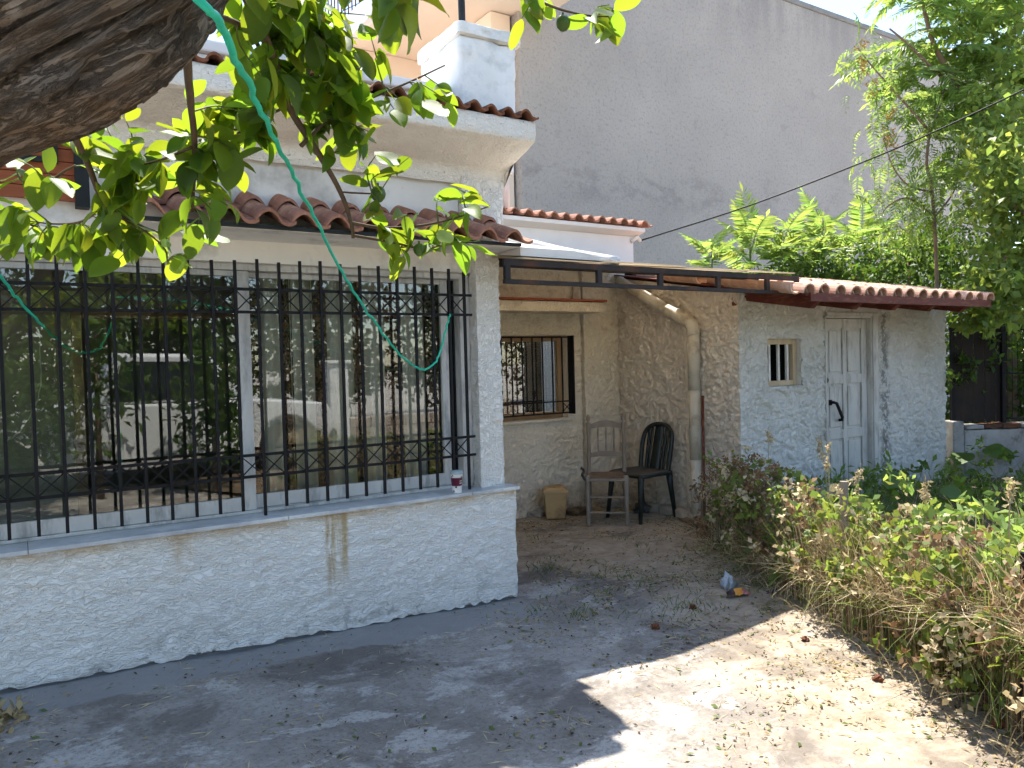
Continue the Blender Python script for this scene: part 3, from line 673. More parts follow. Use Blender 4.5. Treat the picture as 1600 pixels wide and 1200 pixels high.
def slope_sheet(x0, x1, y0, y1, z0, z1, th):
    return MB().add([(x0,y0,z0),(x1,y0,z0),(x1,y1,z1),(x0,y1,z1),(x0,y0,z0+th),(x1,y0,z0+th),(x1,y1,z1+th),(x0,y1,z1+th)], [(0,3,2,1),(4,5,6,7),(0,1,5,4),(1,2,6,5),(2,3,7,6),(3,0,4,7)])
for k, (a, b) in enumerate(((2.6, 3.33), (3.29, 4.03), (3.99, 4.68), (4.64, 5.24))):
    slope_sheet(a, b, 3.955, 6.16, 2.135+.011*(k % 2), 2.455+.011*(k % 2), .009).build('roof_sheet', MT['sheet'], aw)
for y in (4.35, 5.0, 5.65): MB().box(2.645, 5.26, y-.02, y+.02, 2.135+.145*(y-3.955)-.055, 2.135+.145*(y-3.955)-.004).build('beam', MT['rust_iron'], aw)
def _wedge():
    P = []
    for x, k in ((2.645, 1), (3.05, 1), (3.47, 0)):
        P += [(x, 4.0, 2.16), (x, 6.18, 2.47), (x, 6.18, 2.475+.22*k), (x, 4.0, 2.165+.05*k)]
    return MB().add(P, [(0,1,2,3), (11,10,9,8)] + [(o+i, o+4+i, o+4+(i+1) % 4, o+(i+1) % 4) for o in (0, 4) for i in range(4)])
_wedge().build('white_flashing', MT['smooth_white'], aw)
MB().tube(smoothpath([(3.08,6.15,2.69),(3.2,5.2,2.50),(3.35,4.5,2.29),(3.47,4.05,2.17)], 6), .035, 10).build('flashing_roll', plain('grey_mastic', (.38,.39,.40), (.5,.5,.5), 12, .7), aw, True)

# ------------------------------------------------------------------ the shed
shed = thing('shed', 'pale plastered lean-to shed with a grey panelled door and clay tile roof', 'shed', (7, 5, 0))
rt = lambda y: 1.985 + .175*(y-4.1)
us_side = 6.178-4.57; L2 = 8.63-5.28
path_wall([('side_wall', MT['side'], 0, us_side), ('front_wall', MT['shed'], us_side, us_side+L2), ('end_wall', MT['shed'], us_side+L2, us_side+L2+2)],
          [(5.28, 6.178), (5.28, 4.57), (8.63, 4.57), (8.63, 6.57)], -.05, lambda x, y: rt(y), shed, .0125, .012, 22, seed=51, worm=19, wamp=.032,
          holes=[(us_side+.38, us_side+.85, 1.215, 1.65), (us_side+1.19, us_side+1.95, -.2, 1.865)])
p = MB(); p.box(5.64, 5.66, 4.58, 4.76, 1.20, 1.665); p.box(6.13, 6.15, 4.58, 4.76, 1.20, 1.665); p.box(5.66, 6.13, 4.58, 4.76, 1.195, 1.2145); p.box(5.66, 6.13, 4.58, 4.76, 1.6505, 1.67); p.build('window_reveal', MT['shed'], shed)
wf = frame4('window_frame', plain('cream_brown_wood', (.56,.44,.29), (.45,.34,.21), 6, .75, 50, .3, .002, stretch=(3,3,.5)), shed, 5.661, 6.128, 4.625, 4.675, 1.2155, 1.6495, .05)
for x in (5.765, 5.895, 6.02): MB().box(x-.012, x+.012, 4.64, 4.66, 1.266, 1.599).build('window_bar', MT['smooth_white'], shed)
MB().box(5.5, 7.6, 5.05, 5.07, .6, 2.1).build('dark_window_backing', MT['dark'], shed)  # black sheet stands in for the unlit inside of the shed
p = MB(); p.box(6.471, 6.49, 4.555, 4.68, -.05, 1.862); p.box(7.215, 7.229, 4.56, 4.68, -.05, 1.862); p.box(6.49, 7.215, 4.56, 4.68, 1.845, 1.8635); p.box(7.2295, 7.315, 4.545, 4.60, -.05, 1.90); p.box(6.49, 7.2295, 4.546, 4.559, 1.8645, 1.90)
p.build('door_frame', MT['greydoor'], shed, bevel=.004)
door = MB().box(6.495, 7.21, 4.625, 4.655, .02, 1.84).build('door', MT['greydoor'], shed)
for x0, x1 in ((6.495, 6.585), (6.815, 6.875), (7.12, 7.21)): MB().box(x0, x1, 4.606, 4.6245, .02, 1.84).build('stile', MT['greydoor'], door, bevel=.004)
for z0, z1 in ((1.75, 1.84), (1.205, 1.295), (.665, .755), (.02, .14)):
    for x0, x1 in ((6.586, 6.814), (6.876, 7.119)): MB().box(x0, x1, 4.607, 4.6245, z0, z1).build('rail', MT['greydoor'], door, bevel=.003)
for z0, z1 in ((1.32, 1.725), (.78, 1.18), (.165, .64)):
    for x0, x1 in ((6.607, 6.793), (6.897, 7.098)): MB().box(x0, x1, 4.611, 4.6245, z0, z1).build('panel', MT['greydoor'], door, bevel=.008)
MB().lathe([(.0, 0), (.026, 0), (.026, .012), (.012, .02), (.0, .02)], 14).build('lock', MT['iron'], door).matrix_basis = Matrix.Translation((6.54, 4.606, 1.245)) @ Euler((R(90), 0, 0)).to_matrix().to_4x4()
p = MB(); p.tube([(6.60, 4.60, 1.03), (6.60, 4.565, 1.03), (6.63, 4.555, 1.02), (6.71, 4.55, .88), (6.73, 4.57, .855), (6.73, 4.60, .85)], .016, 8); p.box(6.575, 6.625, 4.598, 4.606, 1.0, 1.055); p.build('door_pull', MT['iron'], door, bevel=.003)
# roof carpentry
for x in (5.41, 5.98, 6.55, 7.12, 7.69):
    zb = lambda y: 1.868+.175*(y-3.913)
    p = MB(); p.add([(xx, y, z) for xx in (x-.035, x+.035) for y, z in ((3.86, zb(3.86)+.065), (3.93, zb(3.93)), (6.3, zb(6.3)), (6.3, zb(6.3)+.105), (3.86, zb(3.86)+.105))],
          [(0,1,2,3,4), (9,8,7,6,5)] + [(i, i+5, (i+1) % 5+5, (i+1) % 5) for i in range(5)])
    p.build('rafter', MT['redwood'], shed, bevel=.004)
def rz(y): return 1.868+.175*(y-3.913)+.107
for k in range(8):
    y0 = 3.83+k*.19
    slope_sheet(5.20, 8.03+.28*k*.19, y0, y0+.186, rz(y0), rz(y0+.186), .018).build('roof_board', MT['redwood'], shed)
MB().box(5.23, 8.02, 3.805, 3.828, 1.915, 1.985).build('fascia', MT['redwood'], shed, bevel=.003)
p = MB(); p.box(5.29, 8.62, 4.60, 4.66, rt(4.6)-.16, rt(4.6)+.02); p.build('wall_plate', MT['redwood'], shed)
mu = barrel_tile('roof_tile', MT['tile_shed'], .066, .42, .013, True)
md = barrel_tile('pan_tile', MT['tile_shed'], .070, .42, .013, False, 1.08)
for r_ in range(7):
    y = 3.80 + r_*.36
    for i in range(15+(r_ > 2)):
        x = 7.98 + .10*r_ - i*.199
        if r_ > 6 and i > 10: continue
        lay('roof_tile', mu, shed, x, y, rz(y)+.022, .175, .009)
        if r_ < 4: lay('pan_tile', md, shed, x-.103, y+.03, rz(y)+.095, .175, .006)
slope_sheet(5.25, 8.5, 5.36, 6.4, rz(5.36), rz(6.4), .012).build('roof_deck', MT['redwood'], shed)
for k in range(7):
    x0 = 5.13+.03*rng.random()
    y = 4.52+k*.2
    rough_box('footing_stone', plain('dusty_footing_stone', (.42,.36,.29), (.3,.25,.2), 6, .95, 40, .6, .01) if k == 0 else bpy.data.materials['dusty_footing_stone'], shed, x0, 5.27, y, y+.185, -.03, .06+.05*rng.random(), .02, .05, 60+k)

# drainpipe in the recess corner
dp = thing('drainpipe', 'dirty cream plastic drainpipe running down beside the dark plastic chair', 'drainpipe', (5.2, 5.05, 0))
MB().tube([(5.20,5.03,.02),(5.20,5.03,.6)], .050, 14).build('pipe_length', MT['pvc'], dp, True)
MB().tube([(5.20,5.03,.56),(5.20,5.03,1.25)], .053, 14).build('pipe_length', MT['pvc'], dp, True)
MB().tube([(5.20,5.03,1.2),(5.20,5.03,1.74)], .057, 14).build('pipe_length', MT['pvc'], dp, True)
MB().tube(smoothpath([(5.20,5.03,1.70),(5.20,5.05,1.80),(5.205,5.16,1.87),(5.205,5.36,1.955)], 6), .060, 14).build('pipe_elbow', MT['pvc'], dp, True)
MB().tube([(5.205,5.30,1.93),(5.205,6.05,2.30)], .055, 14).build('pipe_length', MT['pvc'], dp, True)
path_wall([('plaster_rib', MT['side'], 0, .24)], [(5.29, 5.17), (5.215, 5.16), (5.215, 5.08), (5.29, 5.07)], -.03, 1.86, shed, .0125, .01, 25, seed=71, worm=22, wamp=.012)

# ------------------------------------------------------------------ neighbours
gb = thing('grey_building', 'tall blank grey cement-rendered building wall behind the shed', 'building', (14, 14, 0))
MB().box(8.02, 26, 12, 20, -.14, 9.93).build('wall', MT['grey_wall'], gb)
MB().box(7.98, 26.04, 11.96, 20, 9.931, 10.06).build('coping', plain('dark_stained_coping', (.26,.25,.24), (.18,.175,.17), 2, .95), gb, bevel=.02)
pb = thing('peach_building', 'peach rendered building with a railed white-edged balcony rising behind the house', 'building', (7, 16, 0))
MB().box(5.85, 7.97, 15, 22, -.14, 7.99).build('wall', MT['peach'], pb)
MB().box(5.86, 8.6, 10.2, 22, 8.0, 8.34).build('balcony_slab', MT['peach'], pb)
MB().box(5.70, 5.859, 10.15, 22, 7.98, 8.42).build('balcony_edge', MT['white_edge'], pb)
MB().box(7.55, 7.965, 12.2, 14.99, -.1, 7.98).build('pier', MT['peach'], pb)
MB().box(5.74, 5.78, 10.15, 22, 9.3, 9.35).build('handrail', MT['redwood'], pb)
for k in range(60):
    y = 10.3+k*.19; MB().box(5.75, 5.772, y-.011, y+.011, 8.421, 9.299).build('baluster', MT['redwood'], pb)

# ------------------------------------------------------------------ plants: meshes
def WY(px, py, Y):                                      # where the sight line meets the plane Y
    d = _f + _r2*((px-800)/FPX) - _u2*((py-600)/FPX); return CAM + d*(Y/d.y)
def leaf_mesh(name, mat, wd=.42, fold=.22, curl=.25, wave=0.0, tip=1.25):
    n = 8; vs = []; fs = []
    for i in range(n+1):
        t = i/n; w_ = wd*.5*math.sin(math.pi*t**.9)**.7*(1 if t < .999 else 0)
        if t > .9: w_ *= 1-.25*(t-.9)/.1
        z = -curl*t*t; y = t*(1-.12*curl*t)
        wv = wave*math.sin(t*9)
        vs += [(-w_, y, z+fold*w_+wv), (0, y, z), (w_, y, z+fold*w_-wv)]
    for i in range(n):
        a = i*3; fs += [(a, a+1, a+4, a+3), (a+1, a+2, a+5, a+4)]
    m = MB().add(vs, fs).mesh(name, mat, True); return m
LEAVES = [leaf_mesh('lemon_leaf', MT['leaf'], .56, .22, .14), leaf_mesh('lemon_leaf', MT['leaf'], .52, .42, .3, .015), leaf_mesh('lemon_leaf', MT['leaf'], .60, .10, -.10, .02), leaf_mesh('lemon_leaf', MT['leaf'], .48, .6, .42), leaf_mesh('lemon_leaf', MT['leaf'], .54, .3, .05, .012)]
LEAVES_Y = [leaf_mesh('yellow_leaf', MT['leaf_y'], .44, .3, .35, .02)]
def frond_mesh(name, mat, pairs=11, ln=.30, wd=.30, droop=.35, seed=0):
    r_ = random.Random(seed); m = MB(); pts = [Vector((0, t, .10*math.sin(t*2.2)-droop*t*t)) for t in [i/8 for i in range(9)]]
    m.tube(pts, [.012*(1-.7*i/8) for i in range(9)], 3, False)
    def at(t): x = t*8; i = min(int(x), 7); return pts[i].lerp(pts[i+1], x-i)
    for k in range(pairs):
        t = .16+.82*k/(pairs-1); L = ln*(.55+.45*math.sin(math.pi*min(1, .18+t*.85)))*r_.uniform(.85, 1.1)
        for sd in (-1, 1):
            b = at(t); a = R(r_.uniform(14, 30)); d = Vector((sd*math.cos(a), math.sin(a), -r_.uniform(.05, .5))).normalized()
            q = Vector((0, 1, .0)); q = (q-d*q.dot(d)).normalized(); h = L*wd*.5; up = Vector((0, 0, 1))*L*.04
            m.add([b, b+d*L*.35+q*h+up, b+d*L*.4+up*.3, b+d*L*.35-q*h+up, b+d*L*.78+q*h*.55-up*2, b+d*L*.78-q*h*.55-up*2, b+d*L-up*4],
                  [(0,2,1), (0,3,2), (2,4,1), (2,3,5), (2,5,6,4)])
    b = at(1); m.add([b, b+Vector((.03, .1, -.05)), b+Vector((0, .2, -.12)), b+Vector((-.03, .1, -.05))], [(0,1,2,3)])
    return m.mesh(name, mat)
FRONDS = [frond_mesh('frond', MT['frond'], 16, .33, .24, d, k) for k, d in enumerate((.25, .45, .65))]
PINNA = [frond_mesh('leaf_spray', MT['frond'], 9, .30, .26, d, 10+k) for k, d in enumerate((.5, .9))]
def place(name, me, parent, pos, direction, size, roll=0.0, extra=None):
    d = Vector(direction).normalized(); up = Vector((0, 0, 1))
    if abs(d.z) > .97: up = Vector((1, 0, 0))
    x = d.cross(up).normalized(); z = x.cross(d)
    M0 = Matrix((x, d, z)).transposed().to_4x4()
    M0 = Matrix.Translation(pos) @ M0 @ Matrix.Rotation(roll, 4, 'Y') @ Matrix.Scale(size, 4)
    return obj(name, me, parent, M0)
def leaf_cloud(name, mat, blobs, size, parent=None, aspect=.5, seed=0, clump=.35, mats2=None):
    """blobs: (centre, radii, count); rhombic folded leaves spread through the volume in clumps"""
    g_ = np.random.default_rng(seed); Vs = []
    for c, rad, n in blobs:
        nc = max(3, n//14); cc = g_.normal(size=(nc, 3)); cc /= np.linalg.norm(cc, axis=1)[:, None]; cc *= (g_.random((nc, 1))**.45)
        k = g_.integers(0, nc, n); p = cc[k] + g_.normal(size=(n, 3))*clump*.45
        P = np.array(c)+p*np.array(rad)
        d = g_.normal(size=(n, 3)); d[:, 2] -= .35; d /= np.linalg.norm(d, axis=1)[:, None]
        s = np.cross(d, g_.normal(size=(n, 3))); s /= np.linalg.norm(s, axis=1)[:, None]; nn = np.cross(s, d)
        L = size*(.6+.8*g_.random((n, 1)))
        Vs.append(np.stack([P, P+d*L*.5+s*L*aspect*.5+nn*L*.08, P+d*L-nn*L*.1, P+d*L*.5-s*L*aspect*.5+nn*L*.08], 1))
    V = np.concatenate(Vs); n = len(V); F = np.arange(n*4).reshape(n, 4)
    me = raw_mesh(name, V.reshape(-1, 3), F, mat); return obj(name, me, parent)
def blades(name, mat, B, H, width, lean=.5, seed=0, parent=None, seg=4, dirs=None, curl=.6):
    g_ = np.random.default_rng(seed); n = len(B); B = np.asarray(B, float); H = np.asarray(H)[:, None]
    a = g_.random(n)*2*np.pi; ld = np.stack([np.cos(a), np.sin(a), 0*a], -1) if dirs is None else dirs
    ln = (lean*(.2+g_.random((n, 1))))*H; wv = np.stack([-np.sin(a+1.2), np.cos(a+1.2), 0*a], -1)
    rows = []
    for i in range(seg+1):
        t = i/seg; c = B + np.array([0, 0, 1])*H*(t-curl*.35*t**3*(g_.random((n, 1)) if i else 1)) + ld*ln*t**1.8
        w_ = width*(1-t*.85)*(.6+.8*g_.random((n, 1)) if i == 0 else 1)
        rows.append(c-wv*w_/2); rows.append(c+wv*w_/2)
    V = np.stack(rows, 1); k = 2*(seg+1)
    base = np.arange(n)[:, None]*k
    F = np.concatenate([base+np.array([[2*i, 2*i+1, 2*i+3, 2*i+2]]) for i in range(seg)], 0)
    return obj(name, raw_mesh(name, V.reshape(-1, 3), F, mat), parent)

# ------------------------------------------------------------------ lemon tree overhanging the yard
lemon = thing('lemon_tree', 'gnarled old citrus tree whose thick limb and leafy sprays hang over the yard', 'tree', (-1.4, .55, 0))
limb_p = smoothpath([(-1.45,.50,-.1), (-1.38,.55,.6), (-1.2,.62,1.2), tuple(W(-420,430,1.30)), tuple(W(-170,170,1.22)), tuple(W(30,62,1.18)), tuple(W(150,-2,1.16)), tuple(W(232,-70,1.20)), tuple(W(265,-230,1.3)), tuple(W(330,-420,1.5)), tuple(W(380,-700,1.8))], 9)
def limb_mesh(name, path, rads, n=40, seed=0, hollow=None):
    vs = []; k = len(path); pn = None; uv = []
    s = 0
    for i, p_ in enumerate(path):
        t = (path[min(i+1, k-1)]-path[max(i-1, 0)]).normalized()
        if pn is None: pn = t.cross(Vector((.3, .9, .1))).normalized()
        pn = (pn-t*pn.dot(t)).normalized(); q = t.cross(pn)
        if i: s += (p_-path[i-1]).length
        ja = np.arange(n+1) % n*2*math.pi/n; x, y = np.cos(ja), np.sin(ja); wv = .35*math.sin(s*5.0)
        n1 = vn(x*1.7+seed+wv, y*1.7, s*3.2, seed); n2 = vn(x*4.5+wv, y*4.5+seed, s*3.0, seed+1); n3 = vn(x*11, y*11+wv*4, s*9, seed+2); n4 = vn(x*3.0+wv*2, y*3.0, s*2.0, seed+3); n5 = vn(x*24, y*24, s*16, seed+4)
        r_ = rads[i]*(1+.34*(n1-.5) + .22*(n2-.5) + .14*(n3-.5) + .10*(n5-.5) - .22*np.maximum(0, 1-np.abs(n4-.5)/.05))
        for j in range(n+1):
            rr = float(r_[j]); dv = pn*float(x[j])+q*float(y[j]); dd = (p_+dv*rr-hollow).length/.062
            if dd < 1: rr *= 1-.6*(1-dd*dd)
            elif dd < 1.5: rr *= 1+.09*math.sin((dd-1)*2*math.pi)
            vs.append(p_+dv*rr); uv.append((s, j/n))
    m = n+1; fs = [(i*m+j, i*m+j+1, (i+1)*m+j+1, (i+1)*m+j) for i in range(k-1) for j in range(n)]
    me = raw_mesh(name, np.array([tuple(v) for v in vs]), np.array(fs), MT['bark'], True)
    ul = me.uv_layers.new(name='UVMap'); li = np.zeros(len(me.loops), np.int32); me.loops.foreach_get('vertex_index', li)
    ul.data.foreach_set('uv', np.array(uv)[li].astype(np.float32).ravel()); return me
def dense(path, n):
    out = []
    for a, b in zip(path, path[1:]): out += [a.lerp(b, i/n) for i in range(n)]
    return out+[path[-1]]
lp = dense(limb_p, 5); K = len(lp)
obj('trunk', limb_mesh('trunk', lp, [float(np.interp(i/K, [0, .2, .45, .62, .72, .8, 1], [.17, .15, .14, .138, .122, .098, .06])) for i in range(K)], 110, 4, W(262, 22, 1.06)), lemon)
brs = [ # px, py, depth polylines of the boughs in view, with start/end radius
 ([(60,60,1.35),(95,170,1.7),(135,250,1.9),(165,320,2.05),(215,352,2.1),(262,368,2.15)], .011, .004),
 ([(290,60,1.5),(298,160,1.75),(304,225,1.9),(302,290,2.0),(300,330,2.05)], .010, .004),
 ([(360,-60,1.6),(425,85,1.85),(450,165,2.0),(495,235,2.1),(532,300,2.2),(548,345,2.22),(552,372,2.22)], .012, .005),
 ([(548,348,2.22),(600,356,2.25),(660,352,2.28),(720,338,2.3),(765,322,2.3)], .005, .002),
 ([(552,368,2.22),(610,378,2.25),(660,388,2.28),(715,378,2.3)], .0045, .002),
 ([(470,228,2.05),(520,180,2.1),(575,155,2.12),(640,128,2.15),(695,102,2.2)], .006, .002),
 ([(-60,330,2.2),(0,340,2.2),(50,352,2.25),(95,364,2.3)], .005, .002),
 ([(40,290,2.1),(75,284,2.1),(100,268,2.1),(118,258,2.1)], .005, .0025),
 ([(440,-60,1.7),(470,10,1.85),(480,70,2.0),(500,130,2.05),(540,190,2.1)], .009, .003),
 ([(740,-90,1.9),(800,-30,2.0),(850,5,2.05),(905,22,2.1),(950,26,2.1)], .006, .002),
 ([(560,-80,1.25),(620,-40,1.3),(680,-20,1.35)], .007, .003),
 ([(165,320,2.05),(130,345,2.1),(90,350,2.15),(40,345,2.2)], .004, .002),
 ([(215,352,2.1),(255,385,2.12),(262,410,2.12)], .003, .002),
 ([(300,230,1.9),(250,250,1.95),(200,262,2.0)], .004, .002),
 ([(450,165,2.0),(400,190,2.05),(350,225,2.1),(320,260,2.1)], .004, .002),
 ([(330,20,1.6),(390,50,1.8),(420,120,1.95),(400,170,2.0)], .007, .003),
 ([(532,300,2.2),(565,302,2.2),(592,303,2.2)], .003, .002),
]
bpts = []
for pts, r0, r1 in brs:
    q = smoothpath([W(*a) for a in pts], 5); k = len(q)
    MB().tube(q, [r0+(r1-r0)*i/(k-1) for i in range(k)], 7, wob=.15, seed=k).build('branch', MT['twig'], lemon, True)
    bpts.append(q)
# leaf zones in the picture: centre px, half size, depth, twigs, leaves per twig, which bough
zones = [((70,262),(70,40),2.1,6,3),((60,355),(70,40),2.2,10,4),((170,215),(70,40),1.95,10,4),((205,300),(75,50),2.05,16,4),((225,375),(90,35),2.12,11,4),((320,215),(60,60),1.95,16,4),
         ((335,290),(50,45),2.05,6,3),((400,60),(45,70),1.85,16,4),((425,150),(55,50),2.0,10,4),((480,60),(60,70),1.95,19,4),((440,20),(60,40),1.8,10,4),((540,100),(40,50),2.0,8,4),((500,170),(50,50),2.1,14,4),((545,215),(50,35),2.15,6,4),
         ((590,160),(50,35),2.12,6,3),((665,135),(40,25),2.18,4,3),((560,40),(40,40),2.0,5,4),((610,255),(30,30),2.2,2,3),((570,345),(30,25),2.22,2,3),((640,355),(45,22),2.26,5,3),
         ((725,325),(40,30),2.3,5,3),((700,385),(35,25),2.3,5,3),((610,385),(25,15),2.25,2,2),((840,10),(25,25),2.05,4,3),((935,20),(28,22),2.1,5,3),((645,-10),(45,30),1.32,5,3),((125,375),(50,20),2.2,5,3),((20,395),(30,20),2.2,2,3),((380,250),(40,40),2.1,4,3)]
allb = [p_ for q in bpts for p_ in q]
tw = MB(); LV = []
for (cx_, cy_), (hx, hy), dep, nt, nl in zones:
    for _ in range(nt):
        e = W(cx_+rng.uniform(-hx, hx), cy_+rng.uniform(-hy, hy), dep+rng.uniform(-.1, .1))
        b = min(allb, key=lambda p_: (p_-e).length + rng.uniform(0, .03)); L = (e-b).length
        mid = b.lerp(e, .5)+Vector((rng.uniform(-.02, .02), rng.uniform(-.02, .02), .12*L))
        q = smoothpath([b, mid, e], 3)
        tw.tube(q, [.0026, .002, .0012], 4, False)
        for i in range(nl):
            t = (i+1)/nl; base = q[min(len(q)-1, int(t*(len(q)-1)))]
            d = Vector((rng.uniform(-1, 1), rng.uniform(-1, 1), rng.uniform(-1.3, .3))) + (e-b).normalized()*.6
            sz = rng.triangular(.045, .115, .09)*(1.12 if dep < 1.5 else 1)
            LV.append((sz/dep, base, d, sz, rng.uniform(-.9, .9), rng.choice(LEAVES) if rng.random() > .025 else LEAVES_Y[0]))
LV.sort(key=lambda a: -a[0])
for _, base, d, sz, ro, me in LV[:290]: place('leaf', me, lemon, base, d, sz, ro)
lm = MB()
for _, base, d, sz, ro, me in LV[290:]:
    o_ = place('leaf', me, lemon, base, d, sz, ro); M0 = Matrix.Translation(lemon.location) @ o_.matrix_basis
    lm.add([M0 @ v.co for v in me.vertices], [tuple(p_.vertices) for p_ in me.polygons]); bpy.data.objects.remove(o_)
tag(lm.build('small_leaves', MT['leaf'], lemon, True), kind='stuff')
tag(tw.build('twigs', MT['stemgreen'], lemon), kind='stuff')
def fruit(px, py, d, r_=.022):
    m = MB(); m.lathe([(.0, -r_*1.15), (r_*.45, -r_*1.0), (r_*.85, -r_*.55), (r_, 0), (r_*.86, r_*.55), (r_*.5, r_*.92), (.003, r_*1.02), (.003, r_*1.4)], 16, W(px, py, d)); m.build('fruit', MT['fruit'], lemon, True)
fruit(591, 303, 2.2); fruit(880, 36, 2.08, .020); fruit(352, 275, 2.05, .019); fruit(655, 390, 2.27, .018); fruit(300, 368, 2.12, .018)
tag(leaf_cloud('crown', MT['leaf'], [((.1,1.1,3.0), (1.25,.95,.42), 2600), ((-.9,.9,2.75), (.8,.8,.5), 1200), ((.75,1.25,3.0), (.6,.7,.33), 900)], .10, lemon, .46, 5), kind='stuff')

# ------------------------------------------------------------------ feathery saplings behind the shed roof
def sapling(k, px, py, Y, n, size, label, spread=1.0):
    top = WY(px, py, Y); root = thing('feathery_sapling', label, 'sapling', (top.x, Y, 0), 'feathery saplings behind the shed roof')
    base = Vector((top.x+rng.uniform(-.15, .15), Y+.1, .0)); q = smoothpath([base, base.lerp(top, .5)+Vector((.05, 0, 0)), top], 5)
    MB().tube(q, [.03-.018*i/(len(q)-1) for i in range(len(q))], 7).build('stem', MT['stemgreen'], root, True)
    for i in range(n):
        a = i*2.4+k; el = R(68-62*(i/n)**.8+rng.uniform(-8, 8)); d = Vector((math.cos(a)*math.cos(el)*spread, math.sin(a)*math.cos(el)*.8, math.sin(el)))
        b = top - Vector((0, 0, .55*(i/n)))
        place('frond', rng.choice(FRONDS), root, b, d, size*rng.uniform(.75, 1.1), rng.uniform(-.3, .3))
    for i in range(6):
        a = i*1.1+k*2; z = rng.uniform(.5, 1.0)
        place('frond', rng.choice(FRONDS), root, top-Vector((0, 0, z)), Vector((math.cos(a), math.sin(a)*.7, .25)), size*rng.uniform(.7, 1), 0)
for k, (px, py, Y, n, s_, lb) in enumerate([
    (1112, 398, 6.9, 9, .56, 'short dark feathery sapling, first beyond the end of the white rear wall'),
    (1172, 380, 6.9, 13, .74, 'dark feathery sapling crossed by the black cable'),
    (1222, 388, 6.8, 12, .66, 'feathery sapling just right of the dark one under the cable'),
    (1285, 375, 6.7, 14, .72, 'bright feathery sapling with upright fronds behind the middle of the shed roof'),
    (1345, 382, 6.7, 14, .74, 'bright feathery sapling with arching silvery fronds above the tiles'),
    (1400, 398, 6.7, 13, .70, 'feathery sapling nearest the tall feathery tree'),
    (1262, 412, 6.6, 9, .5, 'low feathery sapling close over the roof tiles'),
    (1450, 415, 6.8, 12, .66, 'feathery sapling at the far end of the shed roof')]):
    sapling(k, px, py, Y, n, s_, lb)

# ------------------------------------------------------------------ trees beyond the shed
def limbs(root, paths, mat, name='limb'):
    out = []
    for pts, r0, r1 in paths:
        q = smoothpath([Vector(a) for a in pts], 5); k = len(q)
        MB().tube(q, [r0+(r1-r0)*i/(k-1) for i in range(k)], 9, wob=.1, seed=k).build(name, mat, root, True); out += q
    return out
t1 = thing('feathery_tree', 'tall feathery-leaved tree with a leaning reddish limb beyond the shed', 'tree', tuple(W(1580, 720, 9.8).xy)+(0,))
b0 = W(1580, 720, 9.8); b0.z = 0
limbs(t1, [([b0, W(1575,480,9.8), W(1562,320,9.7), W(1544,229,9.6)], .10, .06)], MT['ailbark'], 'trunk')
q1 = limbs(t1, [([W(1544,229,9.6), W(1532,187,9.6), W(1502,142,9.5), W(1476,101,9.4), W(1457,64,9.3), W(1440,0,9.3)], .055, .02),
           ([W(1540,210,9.6), W(1560,120,9.8), W(1590,30,9.9), W(1610,-80,10)], .045, .015), ([W(1502,142,9.5), W(1460,110,9.2), W(1420,70,9.0), W(1390,45,8.9)], .025, .01),
           ([W(1560,320,9.7), W(1610,240,9.7), W(1650,150,9.8)], .04, .02), ([W(1545,230,9.6), W(1500,220,9.4), W(1460,215,9.2)], .02, .01)], MT['ailbark'])
for i in range(300):
    px = rng.triangular(1370, 1690, 1570); lim = 40 if px < 1420 else 20
    py = rng.uniform(-150, 330) if px > 1480 else rng.uniform(-40, 190)
    b = W(px, py, rng.uniform(8.9, 10.3)); b = b.lerp(min(rng.sample(q1, 25), key=lambda p_: (p_-b).length), .15)
    a = rng.uniform(0, 6.3); d = Vector((math.cos(a), math.sin(a), rng.uniform(-.35, .7)))
    place('frond', rng.choice(FRONDS), t1, b, d, rng.uniform(.42, .72), rng.uniform(-.5, .5))
t2 = thing('fine_leaved_tree', 'slender fine-leaved tree with yellowish seed clusters against the grey wall', 'tree', tuple(W(1462, 700, 9.2).xy)+(0,))
b0 = W(1462, 700, 9.2); b0.z = 0
q2 = limbs(t2, [([b0, W(1464,460,9.2), W(1459,337,9.1), W(1455,289,9.1), W(1448,255,9.0), W(1452,210,9.0), W(1452,180,9.0)], .026, .012)], MT['ailbark'], 'trunk')
q2 += limbs(t2, [([W(1448,200,9.0), W(1420,168,8.95), W(1394,139,8.9), W(1364,105,8.9), W(1340,75,8.9)], .016, .006), ([W(1455,300,9.1), W(1420,290,9.0), W(1395,260,9.0), W(1380,215,9.0)], .012, .005),
            ([W(1459,337,9.1), W(1420,310,9.0), W(1390,320,9.0), W(1375,340,9.0)], .012, .005), ([W(1452,210,9.0), W(1470,160,9.1), W(1480,120,9.1)], .012, .005), ([W(1460,340,9.1), W(1490,300,9.2), W(1500,260,9.2)], .012, .005)], MT['ailbark'])
for i in range(230):
    b = rng.choice(q2[12:]) + Vector((rng.uniform(-.35, .35), rng.uniform(-.35, .35), rng.uniform(-.35, .30)))
    place('leaf_spray', rng.choice(PINNA), t2, b, Vector((rng.uniform(-1, 1), rng.uniform(-1, 1), rng.uniform(-1.0, .25))), rng.uniform(.20, .36), rng.uniform(-.6, .6))
sd = plain('yellow_seed_cluster', (.42,.33,.06), (.36,.2,.08), 9, .8)
for px, py in ((1340,70),(1352,92),(1350,105),(1362,140),(1398,178),(1385,210),(1400,225)):
    tag(leaf_cloud('seed_cluster', sd, [(W(px, py, 8.85), (.09,.09,.12), 60)], .03, t2, .7, px), kind='stuff')
def broad_tree(name, label, cat, base, paths, blobs, size, mat, seed, aspect=.75):
    r_ = thing(name, label, cat, (base[0], base[1], 0)); limbs(r_, paths, MT['ailbark'], 'trunk')
    tag(leaf_cloud('crown', mat, blobs, size, r_, aspect, seed), kind='stuff'); return r_
